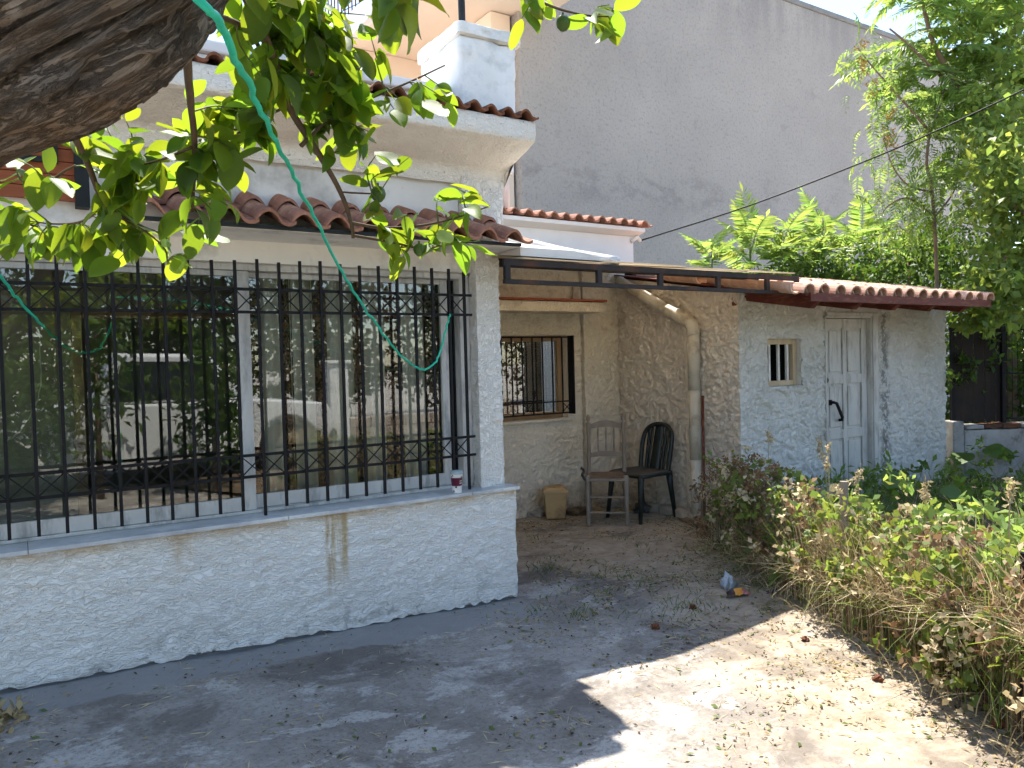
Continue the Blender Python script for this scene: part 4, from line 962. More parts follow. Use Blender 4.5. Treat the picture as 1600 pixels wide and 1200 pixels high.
b = W(1640, 700, 8.2); b.z = 0
broad_tree('mulberry_tree', 'broad-leaved tree hanging over the far end of the shed eave', 'tree', b, [([b, W(1640,480,8.2), W(1610,360,8.0), W(1570,300,7.9)], .07, .02), ([W(1640,480,8.2), W(1590,430,7.8), W(1550,440,7.7)], .03, .01)],
   [(W(1590,300,8.0), (.62,.5,.6), 1500), (W(1560,450,7.8), (.42,.35,.3), 800), (W(1620,400,8.0), (.62,.5,.6), 1500), (W(1545,240,8.3), (.34,.3,.34), 220), (W(1600,200,8.4), (.6,.5,.5), 900), (W(1530,500,7.7), (.2,.2,.14), 160), (W(1610,120,8.8), (.6,.6,.5), 500), (W(1570,40,9.2), (.6,.6,.5), 350)], .095, MT['frond_b'], 3, .6)
for k, (px, py, dep, rad, n, lb) in enumerate([(1420,400,10.3,(.7,.6,.55),1100,'dense leafy shrub between the saplings and the tall tree'), (1500,420,10.0,(.8,.7,.8),1700,'dense leafy shrub filling the gap above the shed eave end'),
      (1590,450,10.2,(.9,.8,1.0),1700,'dark dense shrub behind the far end of the garden wall'), (1545,560,10.2,(.8,.7,.9),1600,'dark shrub in the shade behind the black screen fence'), (1250,425,10.2,(.7,.5,.35),700,'low dark shrub under the feathery saplings'), (1340,430,10.2,(.7,.5,.35),700,'low leafy shrub behind the right half of the shed roof'), (1660,560,9.8,(.8,.8,1.1),1500,'dark shrub beyond the end of the black screen fence')]):
    c = W(px, py, dep); r_ = thing('shrub', lb, 'shrub', (c.x, c.y, 0)); MB().tube([(c.x, c.y, 0), tuple(c)], [.05, .02], 7).build('stem', MT['ailbark'], r_, True)
    tag(leaf_cloud('crown', MT['shrub'], [(c, rad, n), (Vector((c.x, c.y, c.z*.45)), (rad[0], rad[1], c.z*.42), n)], .085, r_, .5, 20+k), kind='stuff')

# ------------------------------------------------------------------ low garden wall and black screen right of the shed
A = Vector((8.64, 4.50)); dr = Vector((.85, -.527)); nr = Vector((.527, .85))
gw = thing('garden_wall', 'low flaking white garden wall with a broken brick coping beside the shed', 'wall', (9.4, 4.1, 0))
def obar(mb, s0, s1, v0, v1, z0, z1):
    q = [A+dr*s+nr*v for s, v in ((s0, v0), (s1, v0), (s1, v1), (s0, v1))]
    return mb.add([(p_.x, p_.y, z) for z in (z0, z1) for p_ in q], [(0,3,2,1),(4,5,6,7),(0,1,5,4),(1,2,6,5),(2,3,7,6),(3,0,4,7)])
oldw = plain('shade_greyed_flaking_paint', (.40,.38,.355), (.28,.265,.245), 4, .9, 40, .4, .006, c3=(.16,.14,.12), s3=6)  # tree shade over the white wall is put into this darker grey
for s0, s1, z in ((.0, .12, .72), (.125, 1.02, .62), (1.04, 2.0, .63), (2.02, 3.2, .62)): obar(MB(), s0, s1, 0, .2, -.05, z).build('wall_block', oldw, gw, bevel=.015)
for i in range(15):
    if i in (6, 11): continue
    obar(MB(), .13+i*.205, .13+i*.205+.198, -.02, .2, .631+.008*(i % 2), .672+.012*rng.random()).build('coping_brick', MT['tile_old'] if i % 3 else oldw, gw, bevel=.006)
sf = thing('screen_fence', 'black sheet and mesh screen standing on the garden wall', 'fence', (9.4, 4.2, .7))
for s in (.05, .62, 1.3, 2.4): obar(MB(), s-.02, s+.02, .08, .12, .68, 1.78).build('post', MT['iron'], sf)
for i in range(9): obar(MB(), .06+i*.062, .06+i*.062+.059, .125+.004*(i % 2), .131+.004*(i % 2), .70, 1.66+.12*rng.random()).build('sheet_strip', plain('rust_black_sheet', (.02,.016,.014), (.035,.022,.016), 6, .8) if i == 0 else bpy.data.materials['rust_black_sheet'], sf)
for z in (.72, 1.22, 1.70): obar(MB(), .62, 2.4, .09, .105, z, z+.02).build('rail', MT['iron'], sf)
for i in range(28): obar(MB(), .66+i*.062, .665+i*.062, .098, .102, .74, 1.70).build('wire', MT['iron'], sf)

bl = []
for i in range(46):
    s_ = rng.uniform(.0, 2.4); q_ = A+dr*s_+nr*rng.uniform(.02, .3); bl.append(((q_.x, q_.y, rng.uniform(.9, 1.95)), (.22, .2, .2), 34))
tag(leaf_cloud('screen_creeper', MT['shrub'], bl, .08, None, .55, 61), 'dark creeper leaves spilling over the black screen beside the shed', 'creeper', kind='stuff')

# ------------------------------------------------------------------ wire fence smothered in dry weeds
fe = thing('wire_fence', 'rusty wire fence buried in dry weeds and vines along the yard', 'fence', (3.9, 2.8, 0))
for s, h, dk in ((.15, .62, 0), (1.05, .62, 0), (2.02, .78, 0), (3.35, .70, 1), (4.6, .75, 0)):
    x, y = fen(s, .02); MB().tube([(x, y, -.05), (x+.01, y, h)], [.024, .022] if not dk else [.024, .023], 8, wob=.12, seed=int(s*9)).build('post', MT['iron'] if dk else MT['chairwood'], fe)
for z in (.08, .24, .40, .56, .68):
    q = [Vector((*fen(s, .02+.02*math.sin(s*5+z*9)), z+.012*math.sin(s*7+z*20))) for s in np.linspace(0, 5, 40)]
    MB().tube(q, .0018, 4, False).build('wire', MT['rust_iron'], fe)
mw = MB()
for s in np.arange(0, 5, .08): mw.tube([Vector((*fen(s, .03), .02)), Vector((*fen(s+rng.uniform(-.02, .02), .03), .68))], .0013, 3, False)
tag(mw.build('mesh_wires', MT['rust_iron'], fe), kind='stuff')
def fence_bases(n, v0, v1, s0=0.0, s1=4.9, seed=0):
    g_ = np.random.default_rng(seed); s = s0+(s1-s0)*g_.random(n); v = v0+(v1-v0)*g_.random(n)
    X = FA.x+FD.x*s+FN.x*v; Y = FA.y+FD.y*s+FN.y*v; return np.stack([X, Y, np.zeros(n)], -1)
g_ = np.random.default_rng(3)
def keep_yard(B): return B[(B[:, 0] < 9) & (B[:, 1] < 4.45)]
wb = fence_bases(1500, -.08, .34, .1, 4.9, 1)
tag(blades('dry_weeds', MT['straw'], wb, .3+.45*g_.random(len(wb)), .005, .45, 1), 'straw-coloured dry weeds tangled along the wire fence', 'weeds', kind='stuff')
wb = fence_bases(1500, -.08, .28, -.05, 4.9, 2)
tag(blades('brown_stalks', MT['drybrown'], wb, .32+.42*g_.random(len(wb)), .0055, .35, 2), 'brown dead stalks standing in the wire fence', 'weeds', kind='stuff')
wb = fence_bases(260, -.22, .0, .3, 4.9, 21)
tag(blades('matted_straw', MT['straw'], wb, .06+.14*g_.random(len(wb)), .006, 2.4, 3), 'flattened straw spilling from the fence foot onto the yard', 'straw', kind='stuff')
wb = fence_bases(300, -.12, .3, .9, 4.9, 22)
tag(blades('green_stems', MT['weed'], wb, .25+.4*g_.random(len(wb)), .006, .6, 4), 'green weed stems growing through the wire fence', 'weeds', kind='stuff')
bl = []
for i in range(150):
    s, v = g_.uniform(.35, 4.9), g_.uniform(-.12, .25); x, y = fen(s, v); bl.append(((x, y, g_.uniform(.08, .68)), (.14, .14, .13), 26))
tag(leaf_cloud('fence_vines', MT['vine'], bl, .048, None, .8, 5), 'pale green vine leaves climbing the wire fence', 'vine', kind='stuff')
bl = []
for i in range(80):
    s, v = g_.uniform(.3, 4.9), g_.uniform(-.14, .25); x, y = fen(s, v); bl.append(((x, y, g_.uniform(.1, .66)), (.13, .13, .12), 34))
tag(leaf_cloud('withered_leaves', MT['drybrown'], bl, .035, None, .7, 6), 'withered brown leaves caught in the wire fence', 'leaves', kind='stuff')
bl = []
for i in range(120):
    s, v = g_.uniform(.3, 4.9), g_.uniform(-.18, .25); x, y = fen(s, v); bl.append(((x, y, g_.uniform(.1, .7)), (.13, .13, .12), 30))
tag(leaf_cloud('straw_leaves', MT['straw'], bl, .036, None, .6, 7), 'bleached dry leaves and seed heads along the wire fence', 'leaves', kind='stuff')
def tangle(name, mat, n, width, L0, L1, seed, s0=.2, s1=4.9, v0=-.10, v1=.26, z1=.6, droop=.9, seg=6):
    g_ = np.random.default_rng(seed); B = fence_bases(n, v0, v1, s0, s1, seed); B[:, 2] = z1*g_.random(n)**1.2*np.clip(1-np.abs(np.linspace(v0, v1, n)*0), 0, 1)
    d = g_.normal(size=(n, 3)); d[:, 2] = np.abs(d[:, 2])*.8+.1; fn = np.array([FN.x, FN.y, 0.]); d -= fn*(d @ fn)[:, None]*.6; d /= np.linalg.norm(d, axis=1)[:, None]; L = (L0+(L1-L0)*g_.random((n, 1)))/seg
    c = B.copy(); rows = []; sd = np.cross(d, g_.normal(size=(n, 3))); sd /= np.linalg.norm(sd, axis=1)[:, None]
    for i in range(seg+1):
        w_ = width*(1-.8*i/seg); rows += [c-sd*w_/2, c+sd*w_/2]
        d = d+g_.normal(size=(n, 3))*.28; d[:, 2] -= droop/seg; d /= np.linalg.norm(d, axis=1)[:, None]; c = c+d*L; c[:, 2] = np.maximum(c[:, 2], .012)
    V = np.stack(rows, 1); k = 2*(seg+1); base = np.arange(n)[:, None]*k
    F = np.concatenate([base+np.array([[2*i, 2*i+1, 2*i+3, 2*i+2]]) for i in range(seg)], 0)
    return obj(name, raw_mesh(name, V.reshape(-1, 3), F, mat))
tag(tangle('straw_tangle', MT['straw'], 5200, .0058, .10, .45, 31, z1=.66), 'pale straw tangled through the wire fence', 'straw', kind='stuff')
tag(tangle('brown_tangle', MT['drybrown'], 2100, .0055, .12, .4, 32, -.1, z1=.66), 'brown dead runners tangled through the wire fence', 'weeds', kind='stuff')
tag(tangle('vine_stems', MT['vine'], 900, .007, .15, .5, 33, .5), 'greenish vine stems tangled through the wire fence', 'vine', kind='stuff')
for k, (s_, v_) in enumerate(((.45, .3), (.95, .5), (1.25, .35), (1.7, .3), (2.4, .25), (2.9, .3))):
    x, y = fen(s_, v_); h_ = rng.uniform(.78, .98); r_ = thing('seed_stalk', ('first', 'second', 'third', 'fourth', 'fifth', 'sixth')[k]+' tall pale seed stalk above the fence weeds, counted from the shed', 'weed', (x, y, .03), 'tall seed stalks')
    q = smoothpath([(x, y, .0), (x+.02, y, h_*.5), (x+rng.uniform(-.06, .06), y, h_)], 4); MB().tube(q, [.005, .003], 5).build('stalk', MT['straw'], r_)
    tag(leaf_cloud('seed_head', MT['straw'], [(tuple(q[-1]-Vector((0, 0, .07))), (.03, .03, .1), 60)], .03, r_, .4, 90+k), kind='stuff')
bl = []
for i in range(60):
    s, v = g_.uniform(.7, 4.9), g_.uniform(-.12, -.02); x, y = fen(s, v); bl.append(((x, y, g_.uniform(.05, .62)), (.10, .10, .10), 22))
tag(leaf_cloud('face_vines', MT['vine'], bl, .042, None, .8, 15), 'light green creeper leaves covering the yard side of the wire fence', 'vine', kind='stuff')
bl = []
for i in range(70):
    s, v = g_.uniform(.0, 1.2), g_.uniform(-.12, .2); x, y = fen(s, v); bl.append(((x, y, g_.uniform(.05, .72)), (.10, .10, .10), 30))
tag(leaf_cloud('rusty_weeds', MT['drybrown'], bl, .032, None, .6, 16), 'rusty brown dead weeds packed at the shaded end of the fence', 'weeds', kind='stuff')
bl = []
for i in range(110):
    s, v = g_.uniform(1.2, 4.9), g_.uniform(.2, 1.5); x, y = fen(s, v); bl.append(((x, y, g_.uniform(.3, .62)), (.16, .16, .1), 22))
tag(leaf_cloud('sunlit_weeds', MT['bright'], bl, .07, None, .5, 17), 'lush bright green weeds in the sun just behind the wire fence', 'weeds', kind='stuff')
# garden behind it
wb = keep_yard(fence_bases(2600, .25, 4.2, -1.2, 4.2, 4))
tag(blades('garden_grass', MT['weed'], wb, .16+.30*g_.random(len(wb)), .014, .8, 5), 'long green weeds filling the garden behind the fence', 'weeds', kind='stuff')
wb = keep_yard(fence_bases(900, .3, 4.0, -1.0, 4.2, 14))
tag(blades('garden_straw', MT['straw'], wb, .2+.35*g_.random(len(wb)), .006, .7, 6), 'dry straw stalks among the garden weeds', 'straw', kind='stuff')
bl = []
for i in range(150):
    s, v = g_.uniform(-1.2, 4.2), g_.uniform(.3, 4.2); x, y = fen(s, v)
    if y > 4.35: continue
    bl.append(((x, y, g_.uniform(.12, .42)), (.2, .2, .13), 28))
tag(leaf_cloud('garden_weeds', MT['weed'], bl, .075, None, .55, 8), 'leafy green weeds overgrowing the garden below the shed door', 'weeds', kind='stuff')
bl = []
for i in range(16):
    x = g_.uniform(5.3, 8.6); bl.append(((x, g_.uniform(4.15, 4.5), g_.uniform(.15, .45)), (.22, .14, .2), 40))
tag(leaf_cloud('wall_weeds', MT['frond'], bl, .07, None, .35, 9), 'dark ferny weeds growing against the foot of the shed wall', 'weeds', kind='stuff')
for k, (px, py, dep, lb) in enumerate(((1520, 720, 8.6, 'big-leaved dark squash plant against the low garden wall'), (1425, 800, 6.2, 'big-leaved squash plant in the sunny part of the garden'))):
    c = W(px, py, dep); r_ = thing('squash_plant', lb, 'plant', (c.x, c.y, .05)); me = leaf_mesh('broad_leaf', MT['weed'], .95, .15, .3, .03)
    for i in range(9):
        a = i*2.4; tip = Vector((c.x+.22*math.cos(a), c.y+.22*math.sin(a), .25+.3*rng.random()))
        MB().tube(smoothpath([(c.x, c.y, .03), tuple(Vector((c.x, c.y, .2)).lerp(tip, .5)+Vector((0,0,.08))), tuple(tip)], 3), .006, 5, False).build('stalk', MT['stemgreen'], r_)
        place('leaf', me, r_, tip, Vector((math.cos(a), math.sin(a), -.2)), rng.uniform(.16, .26), rng.uniform(-.4, .4))

# ------------------------------------------------------------------ leaf litter on the yard
def litter(name, mat, label, n, size, seed, aspect, bias, zmul=1.0):
    g_ = np.random.default_rng(seed); P = []
    while len(P) < n:
        x, y = g_.uniform(-.5, 5.2), g_.uniform(.6, 6.1)
        v = (x-FA.x)*FN.x+(y-FA.y)*FN.y
        if v > .05 or (x < 2.75 and y > 4.15): continue
        w_ = math.exp(v/bias)*.9 + (.14 if x > 1 else .11) + (.35 if y > 5.75 or (x > 5.0 and y > 4.4) else 0) + (.45 if 2.9 < y < 4.4 and x > 2.3 else 0)
        w_ *= .10+3.2*max(0., float(vn(x*3.1, y*3.1, 0, 77))*.6+float(vn(x*9, y*9, 0, 78))*.4-.42)
        if g_.random() < w_: P.append((x, y))
    P = np.array(P); z = patio_z(P[:, 0], P[:, 1])+.003
    P = np.column_stack([P, z]); a = g_.random(n)*6.28; t = g_.normal(0, .28, (n, 2))
    d = np.stack([np.cos(a), np.sin(a), np.abs(t[:, 0])*.7*zmul], -1); s = np.stack([-np.sin(a), np.cos(a), t[:, 1]*zmul], -1); L = (size*(.5+g_.random(n)))[:, None]
    V = np.stack([P, P+d*L*.5+s*L*aspect*.5, P+d*L, P+d*L*.5-s*L*aspect*.5+np.array([0, 0, .15])*L*zmul], 1)
    V[:, :, 2] = np.maximum(V[:, :, 2], z[:, None]-.001)
    tag(obj(name, raw_mesh(name, V.reshape(-1, 3), np.arange(n*4).reshape(n, 4), mat)), label, 'leaf litter', kind='stuff')
litter('dry_leaf_litter', MT['litter_tan'], 'dry tan leaf litter strewn over the yard towards the fence', 2300, .019, 1, .5, .6)
litter('crumbled_litter', MT['litter_dark'], 'dark crumbled leaf bits scattered on the concrete', 4200, .016, 2, .45, 1.0)
litter('green_clippings', MT['litter_green'], 'fresh green clippings scattered on the concrete', 800, .028, 3, .4, .7)
litter('straw_bits', MT['straw'], 'thin straw bits lying across the concrete', 3600, .055, 4, .06, .75, .3)
def ground_pt(px, py):
    d = _f + _r2*((px-800)/FPX) - _u2*((py-600)/FPX); t = -(CAMH)/d.z; p_ = CAM+d*t
    for _ in range(3): t = -(CAMH-float(patio_z(np.array([p_.x]), np.array([p_.y]))[0]))/d.z; p_ = CAM+d*t
    return p_
tb_ = [ground_pt(rng.uniform(830, 1260), rng.triangular(830, 990, 900)) for _ in range(70)]
B_ = np.array([(p_.x+rng.gauss(0, .05), p_.y+rng.gauss(0, .05), p_.z-.004) for p_ in tb_ for _ in range(16) if (p_.x > 2.8 or p_.y < 4)])
tag(blades('grass_tufts', MT['weed'], B_, .02+.05*np.random.default_rng(8).random(len(B_)), .005, 1.2, 9), 'small dark grass tufts sprouting from cracks in the shaded concrete', 'grass', kind='stuff')
# heap of old leaves at the left edge of the picture
hp = ground_pt(-10, 1135)
tag(leaf_cloud('leaf_heap', MT['litter_tan'], [((hp.x-.05, hp.y, hp.z+.02), (.16,.16,.025), 260), ((hp.x-.1, hp.y-.05, hp.z+.03), (.1,.1,.03), 120)], .045, None, .5, 44), 'small heap of dead brown leaves at the left edge of the concrete', 'leaf heap', kind='stuff')

# ------------------------------------------------------------------ cords, cable, rod
def cord(name, label, pts, r_, mat, kink=.006, cat='cord', n=7):
    q = smoothpath([Vector(a) for a in pts], n); q = [p_+Vector((rng.uniform(-1, 1), rng.uniform(-1, 1), rng.uniform(-1, 1)))*kink if 0 < i < len(q)-1 else p_ for i, p_ in enumerate(q)]
    return tag(MB().tube(q, r_, 7, True).build(name, mat, None, True), label, cat)
cord('green_cord', 'wavy green cord swooping from the tree limb down to the window grille', [W(225,-130,1.16), W(262,-62,1.02), W(310,0,1.0), W(352,55,1.12), W(392,140,1.45), W(430,218,1.95), W(465,288,2.35), W(500,357,2.85), W(540,435,3.45), W(580,497,3.95), W(620,548,4.35), W(650,574,4.6), W(668,576,4.68), W(686,556,4.74), W(698,508,4.78), (2.266,4.24,1.81)], .0062, MT['green_wire'], .0045)
cord('green_cord', 'short green cord sagging in front of the left part of the window', [W(-60,360,2.8), W(0,432,3.2), W(38,478,3.5), W(75,518,3.8), W(110,546,4.0), W(140,551,4.05), W(160,538,4.06), W(174,505,4.05)], .0062, MT['green_wire'], .006)
cord('thin_thread', 'thin green thread hanging straight down before the left window pane', [W(174,503,4.05), W(180,560,4.05), W(185,640,4.06), W(191,700,4.05), W(189,760,4.05), W(188,800,4.04)], .0022, MT['green_wire'], .004)
cord('pale_string', 'pale string looping down at the far left of the grille', [W(62,525,3.95), W(63,600,3.95), W(52,640,3.95), W(30,675,3.95), W(5,692,3.95)], .0028, MT['pale_wire'], .003)
c0 = WY(1000, 376, 6.18)
cable = thing('overhead_cable', 'black cable rising from the white rear wall to the upper right', 'cable', tuple(c0))
MB().tube(smoothpath([c0, W(1180,318,8.9), W(1400,232,8.2), W(1600,140,7.6), W(1800,40,7.1)], 8), .009, 7).build('wire', MT['cable'], cable, True)
MB().tube([c0+Vector((-.12,.01,-.02)), c0+Vector((-.06,-.03,.03)), c0+Vector((0,0,0))], .02, 8).build('insulator', MT['smooth_white'], cable, True)
# ------------------------------------------------------------------ small things in the recess
tag(MB().tube([(5.06,4.80,.0), (5.20,4.93,1.15)], [.011,.012], 7).build('iron_rod', MT['redwood'], None, True), 'thin rusty rod leaning beside the drainpipe', 'rod')

# wooden chair (own metres, front towards -y)
ch = thing('wooden_chair', 'old greyed wooden chair with turned posts and three back spindles', 'chair', (4.53, 5.50, gz(4.5)), rot=(0, 0, R(-39.7)))
cw = MT['chairwood']
for sx in (-1, 1):
    x = sx*.165
    MB().lathe([(.012,0),(.019,.03),(.017,.2),(.02,.38),(.022,.44),(.018,.5),(.021,.6),(.017,.72),(.02,.85),(.022,.9),(.012,.915),(.02,.935),(.016,.96),(.004,.985)], 10, (0,0,0)).build('back_post', cw, ch, True).matrix_basis = Matrix.Translation((x, .165, 0)) @ Euler((R(-4), 0, 0)).to_matrix().to_4x4()
    MB().lathe([(.012,0),(.02,.04),(.016,.1),(.021,.3),(.024,.42),(.021,.455),(.0,.46)], 10, (x*1.05, -.18, 0)).build('front_leg', cw, ch, True)
    MB().tube([(x*1.04,-.18,.15),(x,.175,.15)], .009, 7).build('stretcher', cw, ch); MB().tube([(x*1.04,-.18,.28),(x,.185,.28)], .009, 7).build('stretcher', cw, ch)
for z in (.12, .26): MB().tube([(-.17,-.18,z),(.17,-.18,z)], .009, 7).build('stretcher', cw, ch)
MB().tube([(-.16,.175,.2),(.16,.175,.2)], .009, 7).build('stretcher', cw, ch)
def slat(z0, z1, arch, y):
    n = 12; top = [(-.155+.31*i/n, z1+arch*math.sin(math.pi*i/n)) for i in range(n+1)]; bot = [(.155-.31*i/n, z0+arch*.4*math.sin(math.pi*i/n)) for i in range(n+1)]
    return MB().prism(top+bot, y-.008, y+.008, 'Y')
slat(.845, .885, .04, .228).build('top_slat', cw, ch); slat(.575, .615, .02, .208).build('lower_slat', cw, ch)
for x in (-.075, 0, .075): MB().lathe([(.006,0),(.009,.06),(.006,.13),(.009,.19),(.006,.25)], 8).build('spindle', cw, ch, True).matrix_basis = Matrix.Translation((x, .209, .61)) @ Euler((R(-4), 0, 0)).to_matrix().to_4x4()
MB().prism([(-.185,-.2),(.185,-.2),(.165,.18),(-.165,.18)], .405, .43, 'Z').build('seat_frame', cw, ch, bevel=.006)
MB().prism([(-.165,-.18),(.165,-.18),(.148,.15),(-.148,.15)], .4305, .445, 'Z').build('seat', MT['rush'], ch, bevel=.006)
MB().tube(smoothpath([(-.19,-.19,.42),(-.215,-.2,.46),(-.205,-.17,.5),(-.225,-.2,.53)], 4), .012, 6, wob=.4).build('tied_rag', plain('dark_rag', (.06,.05,.045)), ch)

# dark plastic monobloc chair
pc = thing('plastic_chair', 'dark green plastic chair with a slotted rounded back beside the drainpipe', 'chair', (4.90, 5.45, gz(5)), rot=(0, 0, R(-86)))
dk = MT['dkplastic']
n, m = 14, 12; vs = []
for i in range(n+1):
    for j in range(m+1):
        u, v = i/n*2-1, j/m*2-1
        rx = .215*(1-.10*max(0, v)); x = u*rx*(1-.06*v*v); y = v*.215*(1-.05*u*u)
        z = .452-.018*(1-u*u)*(1-v*v*.6)-.03*max(0, -v-.75)*4*.25
        vs.append((x, y, z))
st = MB().add(vs, [(i*(m+1)+j, (i+1)*(m+1)+j, (i+1)*(m+1)+j+1, i*(m+1)+j+1) for i in range(n) for j in range(m)])
o = st.build('seat', MT['dustplastic'], pc, True); md_ = o.modifiers.new('thick', 'SOLIDIFY'); md_.thickness = .02; md_.offset = -1
p = MB(); p.tube(smoothpath([(-.2,-.2,.425),(.2,-.2,.425),(.205,.0,.425),(.19,.19,.425),(-.19,.19,.425),(-.205,0,.425),(-.2,-.2,.425)], 5), .016, 7); p.build('seat_rim', dk, pc, True)
for sx, sy, tx, ty in ((-1,-1,.215,.235), (1,-1,.215,.235), (-1,1,.205,.245), (1,1,.205,.245)):
    MB().tube([(sx*.185, sy*.185, .44), (sx*.192, sy*.20, .3), (sx*tx, sy*ty, .0)], [.034, .026, .018], 8).build('leg', dk, pc, True)
def bk(x, z): return (x, .185+.085*max(0, (z-.44)/.42)**1.15+.02*(1-(x/.2)**2)*((z-.44)/.42)*.6, z)
arch = [bk(-.175,.43), bk(-.182,.55), bk(-.185,.68), bk(-.165,.79), bk(-.10,.848), bk(0,.865), bk(.10,.848), bk(.165,.79), bk(.185,.68), bk(.182,.55), bk(.175,.43)]
MB().tube(smoothpath(arch, 5), .022, 8).build('back_frame', dk, pc, True)
def backstrip(x0, x1, w0, w1):
    vs = []
    for i in range(9):
        t = i/8; z = .445+.40*t; xc = x0+(x1-x0)*t; wv = (w0+(w1-w0)*t)/2
        for x in (xc-wv, xc+wv):
            q = bk(x, z); vs += [q, (q[0], q[1]+.011, q[2])]
    return MB().add(vs, [f for i in range(8) for f in ((i*4, i*4+2, i*4+6, i*4+4), (i*4+1, i*4+5, i*4+7, i*4+3), (i*4, i*4+4, i*4+5, i*4+1), (i*4+2, i*4+3, i*4+7, i*4+6))])
backstrip(0, 0, .11, .10).build('back_slat', dk, pc, True)
for a in (-1, 1): backstrip(a*.078, a*.088, .026, .026).build('back_slat', dk, pc, True); backstrip(a*.112, a*.128, .024, .024).build('back_slat', dk, pc, True)

# mustard bin with its lid
bn = thing('plastic_bin', 'mustard yellow square plastic bin with a lid against the back wall', 'bin', (4.28, 5.98, 0), rot=(0, 0, R(-32))); bn.scale = (.9, .9, .93)
def taper(x0, y0, z0, x1, y1, z1):
    return MB().add([(-x0,-y0,z0),(x0,-y0,z0),(x0,y0,z0),(-x0,y0,z0),(-x1,-y1,z1),(x1,-y1,z1),(x1,y1,z1),(-x1,y1,z1)], [(0,3,2,1),(4,5,6,7),(0,1,5,4),(1,2,6,5),(2,3,7,6),(3,0,4,7)])
taper(.10,.10,.0,.122,.118,.275).build('body', MT['mustard'], bn, bevel=.012); taper(.132,.128,.262,.13,.126,.288).build('rim', MT['mustard'], bn, bevel=.005)
taper(.125,.12,.2885,.10,.095,.318).build('lid', MT['mustard'], bn, bevel=.008)
MB().tube(smoothpath([(.07*math.cos(a), .06*math.sin(a), .325+.004*math.sin(a*2)) for a in [i*math.pi/6 for i in range(13)]], 3), .006, 6).build('handle', MT['mustard'], bn, True)
def lump(name, label, cat, c, rad, mat, seed, parent=None):
    bm = bmesh.new(); bmesh.ops.create_icosphere(bm, subdivisions=4, radius=1)
    for v in bm.verts:
        k = 1+.5*(float(vn(v.co.x*2.3+9, v.co.y*2.3, v.co.z*2.3, seed))-.5)*2+.25*(float(vn(v.co.x*6+9, v.co.y*6, v.co.z*6, seed+1))-.5)*2
        v.co = Vector((c[0]+v.co.x*rad[0]*k, c[1]+v.co.y*rad[1]*k, max(c[2]-rad[2]*.5, c[2]+v.co.z*rad[2]*k)))
    me = bpy.data.meshes.new(name); bm.to_mesh(me); bm.free(); me.materials.append(mat); me.polygons.foreach_set('use_smooth', [True]*len(me.polygons))
    return tag(obj(name, me), label, cat)
def glump(name, label, cat, px, py, rad, mat, seed):
    p_ = ground_pt(px, py); return lump(name, label, cat, (p_.x, p_.y, p_.z+rad[2]*.45), rad, mat, seed)
rag = plain('dirty_white_cloth', (.5,.46,.42), (.36,.32,.28), 9, .9, 40, .4, .006)
fb = plain('rotten_fruit', (.20,.065,.025), (.1,.035,.018), 14, .8, 60, .5, .004)
glump('rag', 'dirty white rag lying on the ground beside the yellow bin', 'rag', 840, 806, (.09,.06,.05), rag, 1)
glump('rubble', 'pale lump of rubble behind the wooden chair', 'rubble', 955, 793, (.12,.09,.09), rag, 2)
glump('rubble', 'dark crumpled bag under the plastic chair', 'bag', 1005, 800, (.09,.07,.06), plain('dark_bag', (.05,.045,.045), (.1,.09,.085), 9), 3)
glump('rubble', 'brown clod between the yellow bin and the wooden chair', 'rubble', 905, 803, (.10,.08,.05), MT['soil'], 4)
for k, (px, py, s_, lb) in enumerate(((1024,982,.022,'rusty brown fallen fruit in the shade near the shadow edge'), (1083,951,.020,'rusty brown fallen fruit in the shade below the litter'), (1258,1001,.018,'rotten fruit on the sunlit concrete near the fence'), (1372,1063,.02,'dark brown rotten fruit at the foot of the fence'), (1560,1135,.024,'orange-brown fallen fruit at the fence near the bottom edge'))):
    glump('fallen_fruit', lb, 'fruit', px, py, (s_, s_, s_*.8), fb, 20+k)
# crumpled rubbish by the hedge
tb = thing('crushed_packet', 'crumpled red and orange snack packet on the leaf litter', 'packet', tuple(ground_pt(1150, 935)))
pk = ground_pt(1152, 932); q = MB(); gg = np.random.default_rng(5); N = 12; M_ = 6
vv = []
for i in range(N+1):
    for j in range(M_+1):
        u, v = i/N-.5, j/M_-.5; vv.append((pk.x+u*.16*.84+v*.07*.4, pk.y-u*.16*.4+v*.07*.84, pk.z+.022+.03*(1-4*v*v)*(1-3*u*u)+gg.normal(0, .004)))
ff = [(i*(M_+1)+j, (i+1)*(M_+1)+j, (i+1)*(M_+1)+j+1, i*(M_+1)+j+1) for i in range(N) for j in range(M_)]
q.add(vv, ff); q.mi = [0 if (k//M_) < 4 else (1 if (k//M_) < 8 else 2) for k in range(len(ff))]
q.build('wrapper', [plain('dark_foil', (.05,.03,.03), None, 9, .3), plain('orange_foil', (.6,.18,.03), (.7,.35,.05), 20, .3), plain('pink_foil', (.6,.25,.25), (.3,.08,.08), 30, .3)], tb)
glump('plastic_bag', 'clear crumpled plastic scrap above the snack packet', 'plastic scrap', 1138, 918, (.045,.035,.06), plain('grey_clear_plastic', (.45,.48,.52), (.3,.33,.38), 20, .2, spec=.6), 9)
glump('purple_scrap', 'small purple scrap at the foot of the dark weeds', 'scrap', 1208, 925, (.05,.02,.012), plain('purple_plastic', (.16,.07,.17), None, 9, .5), 10)

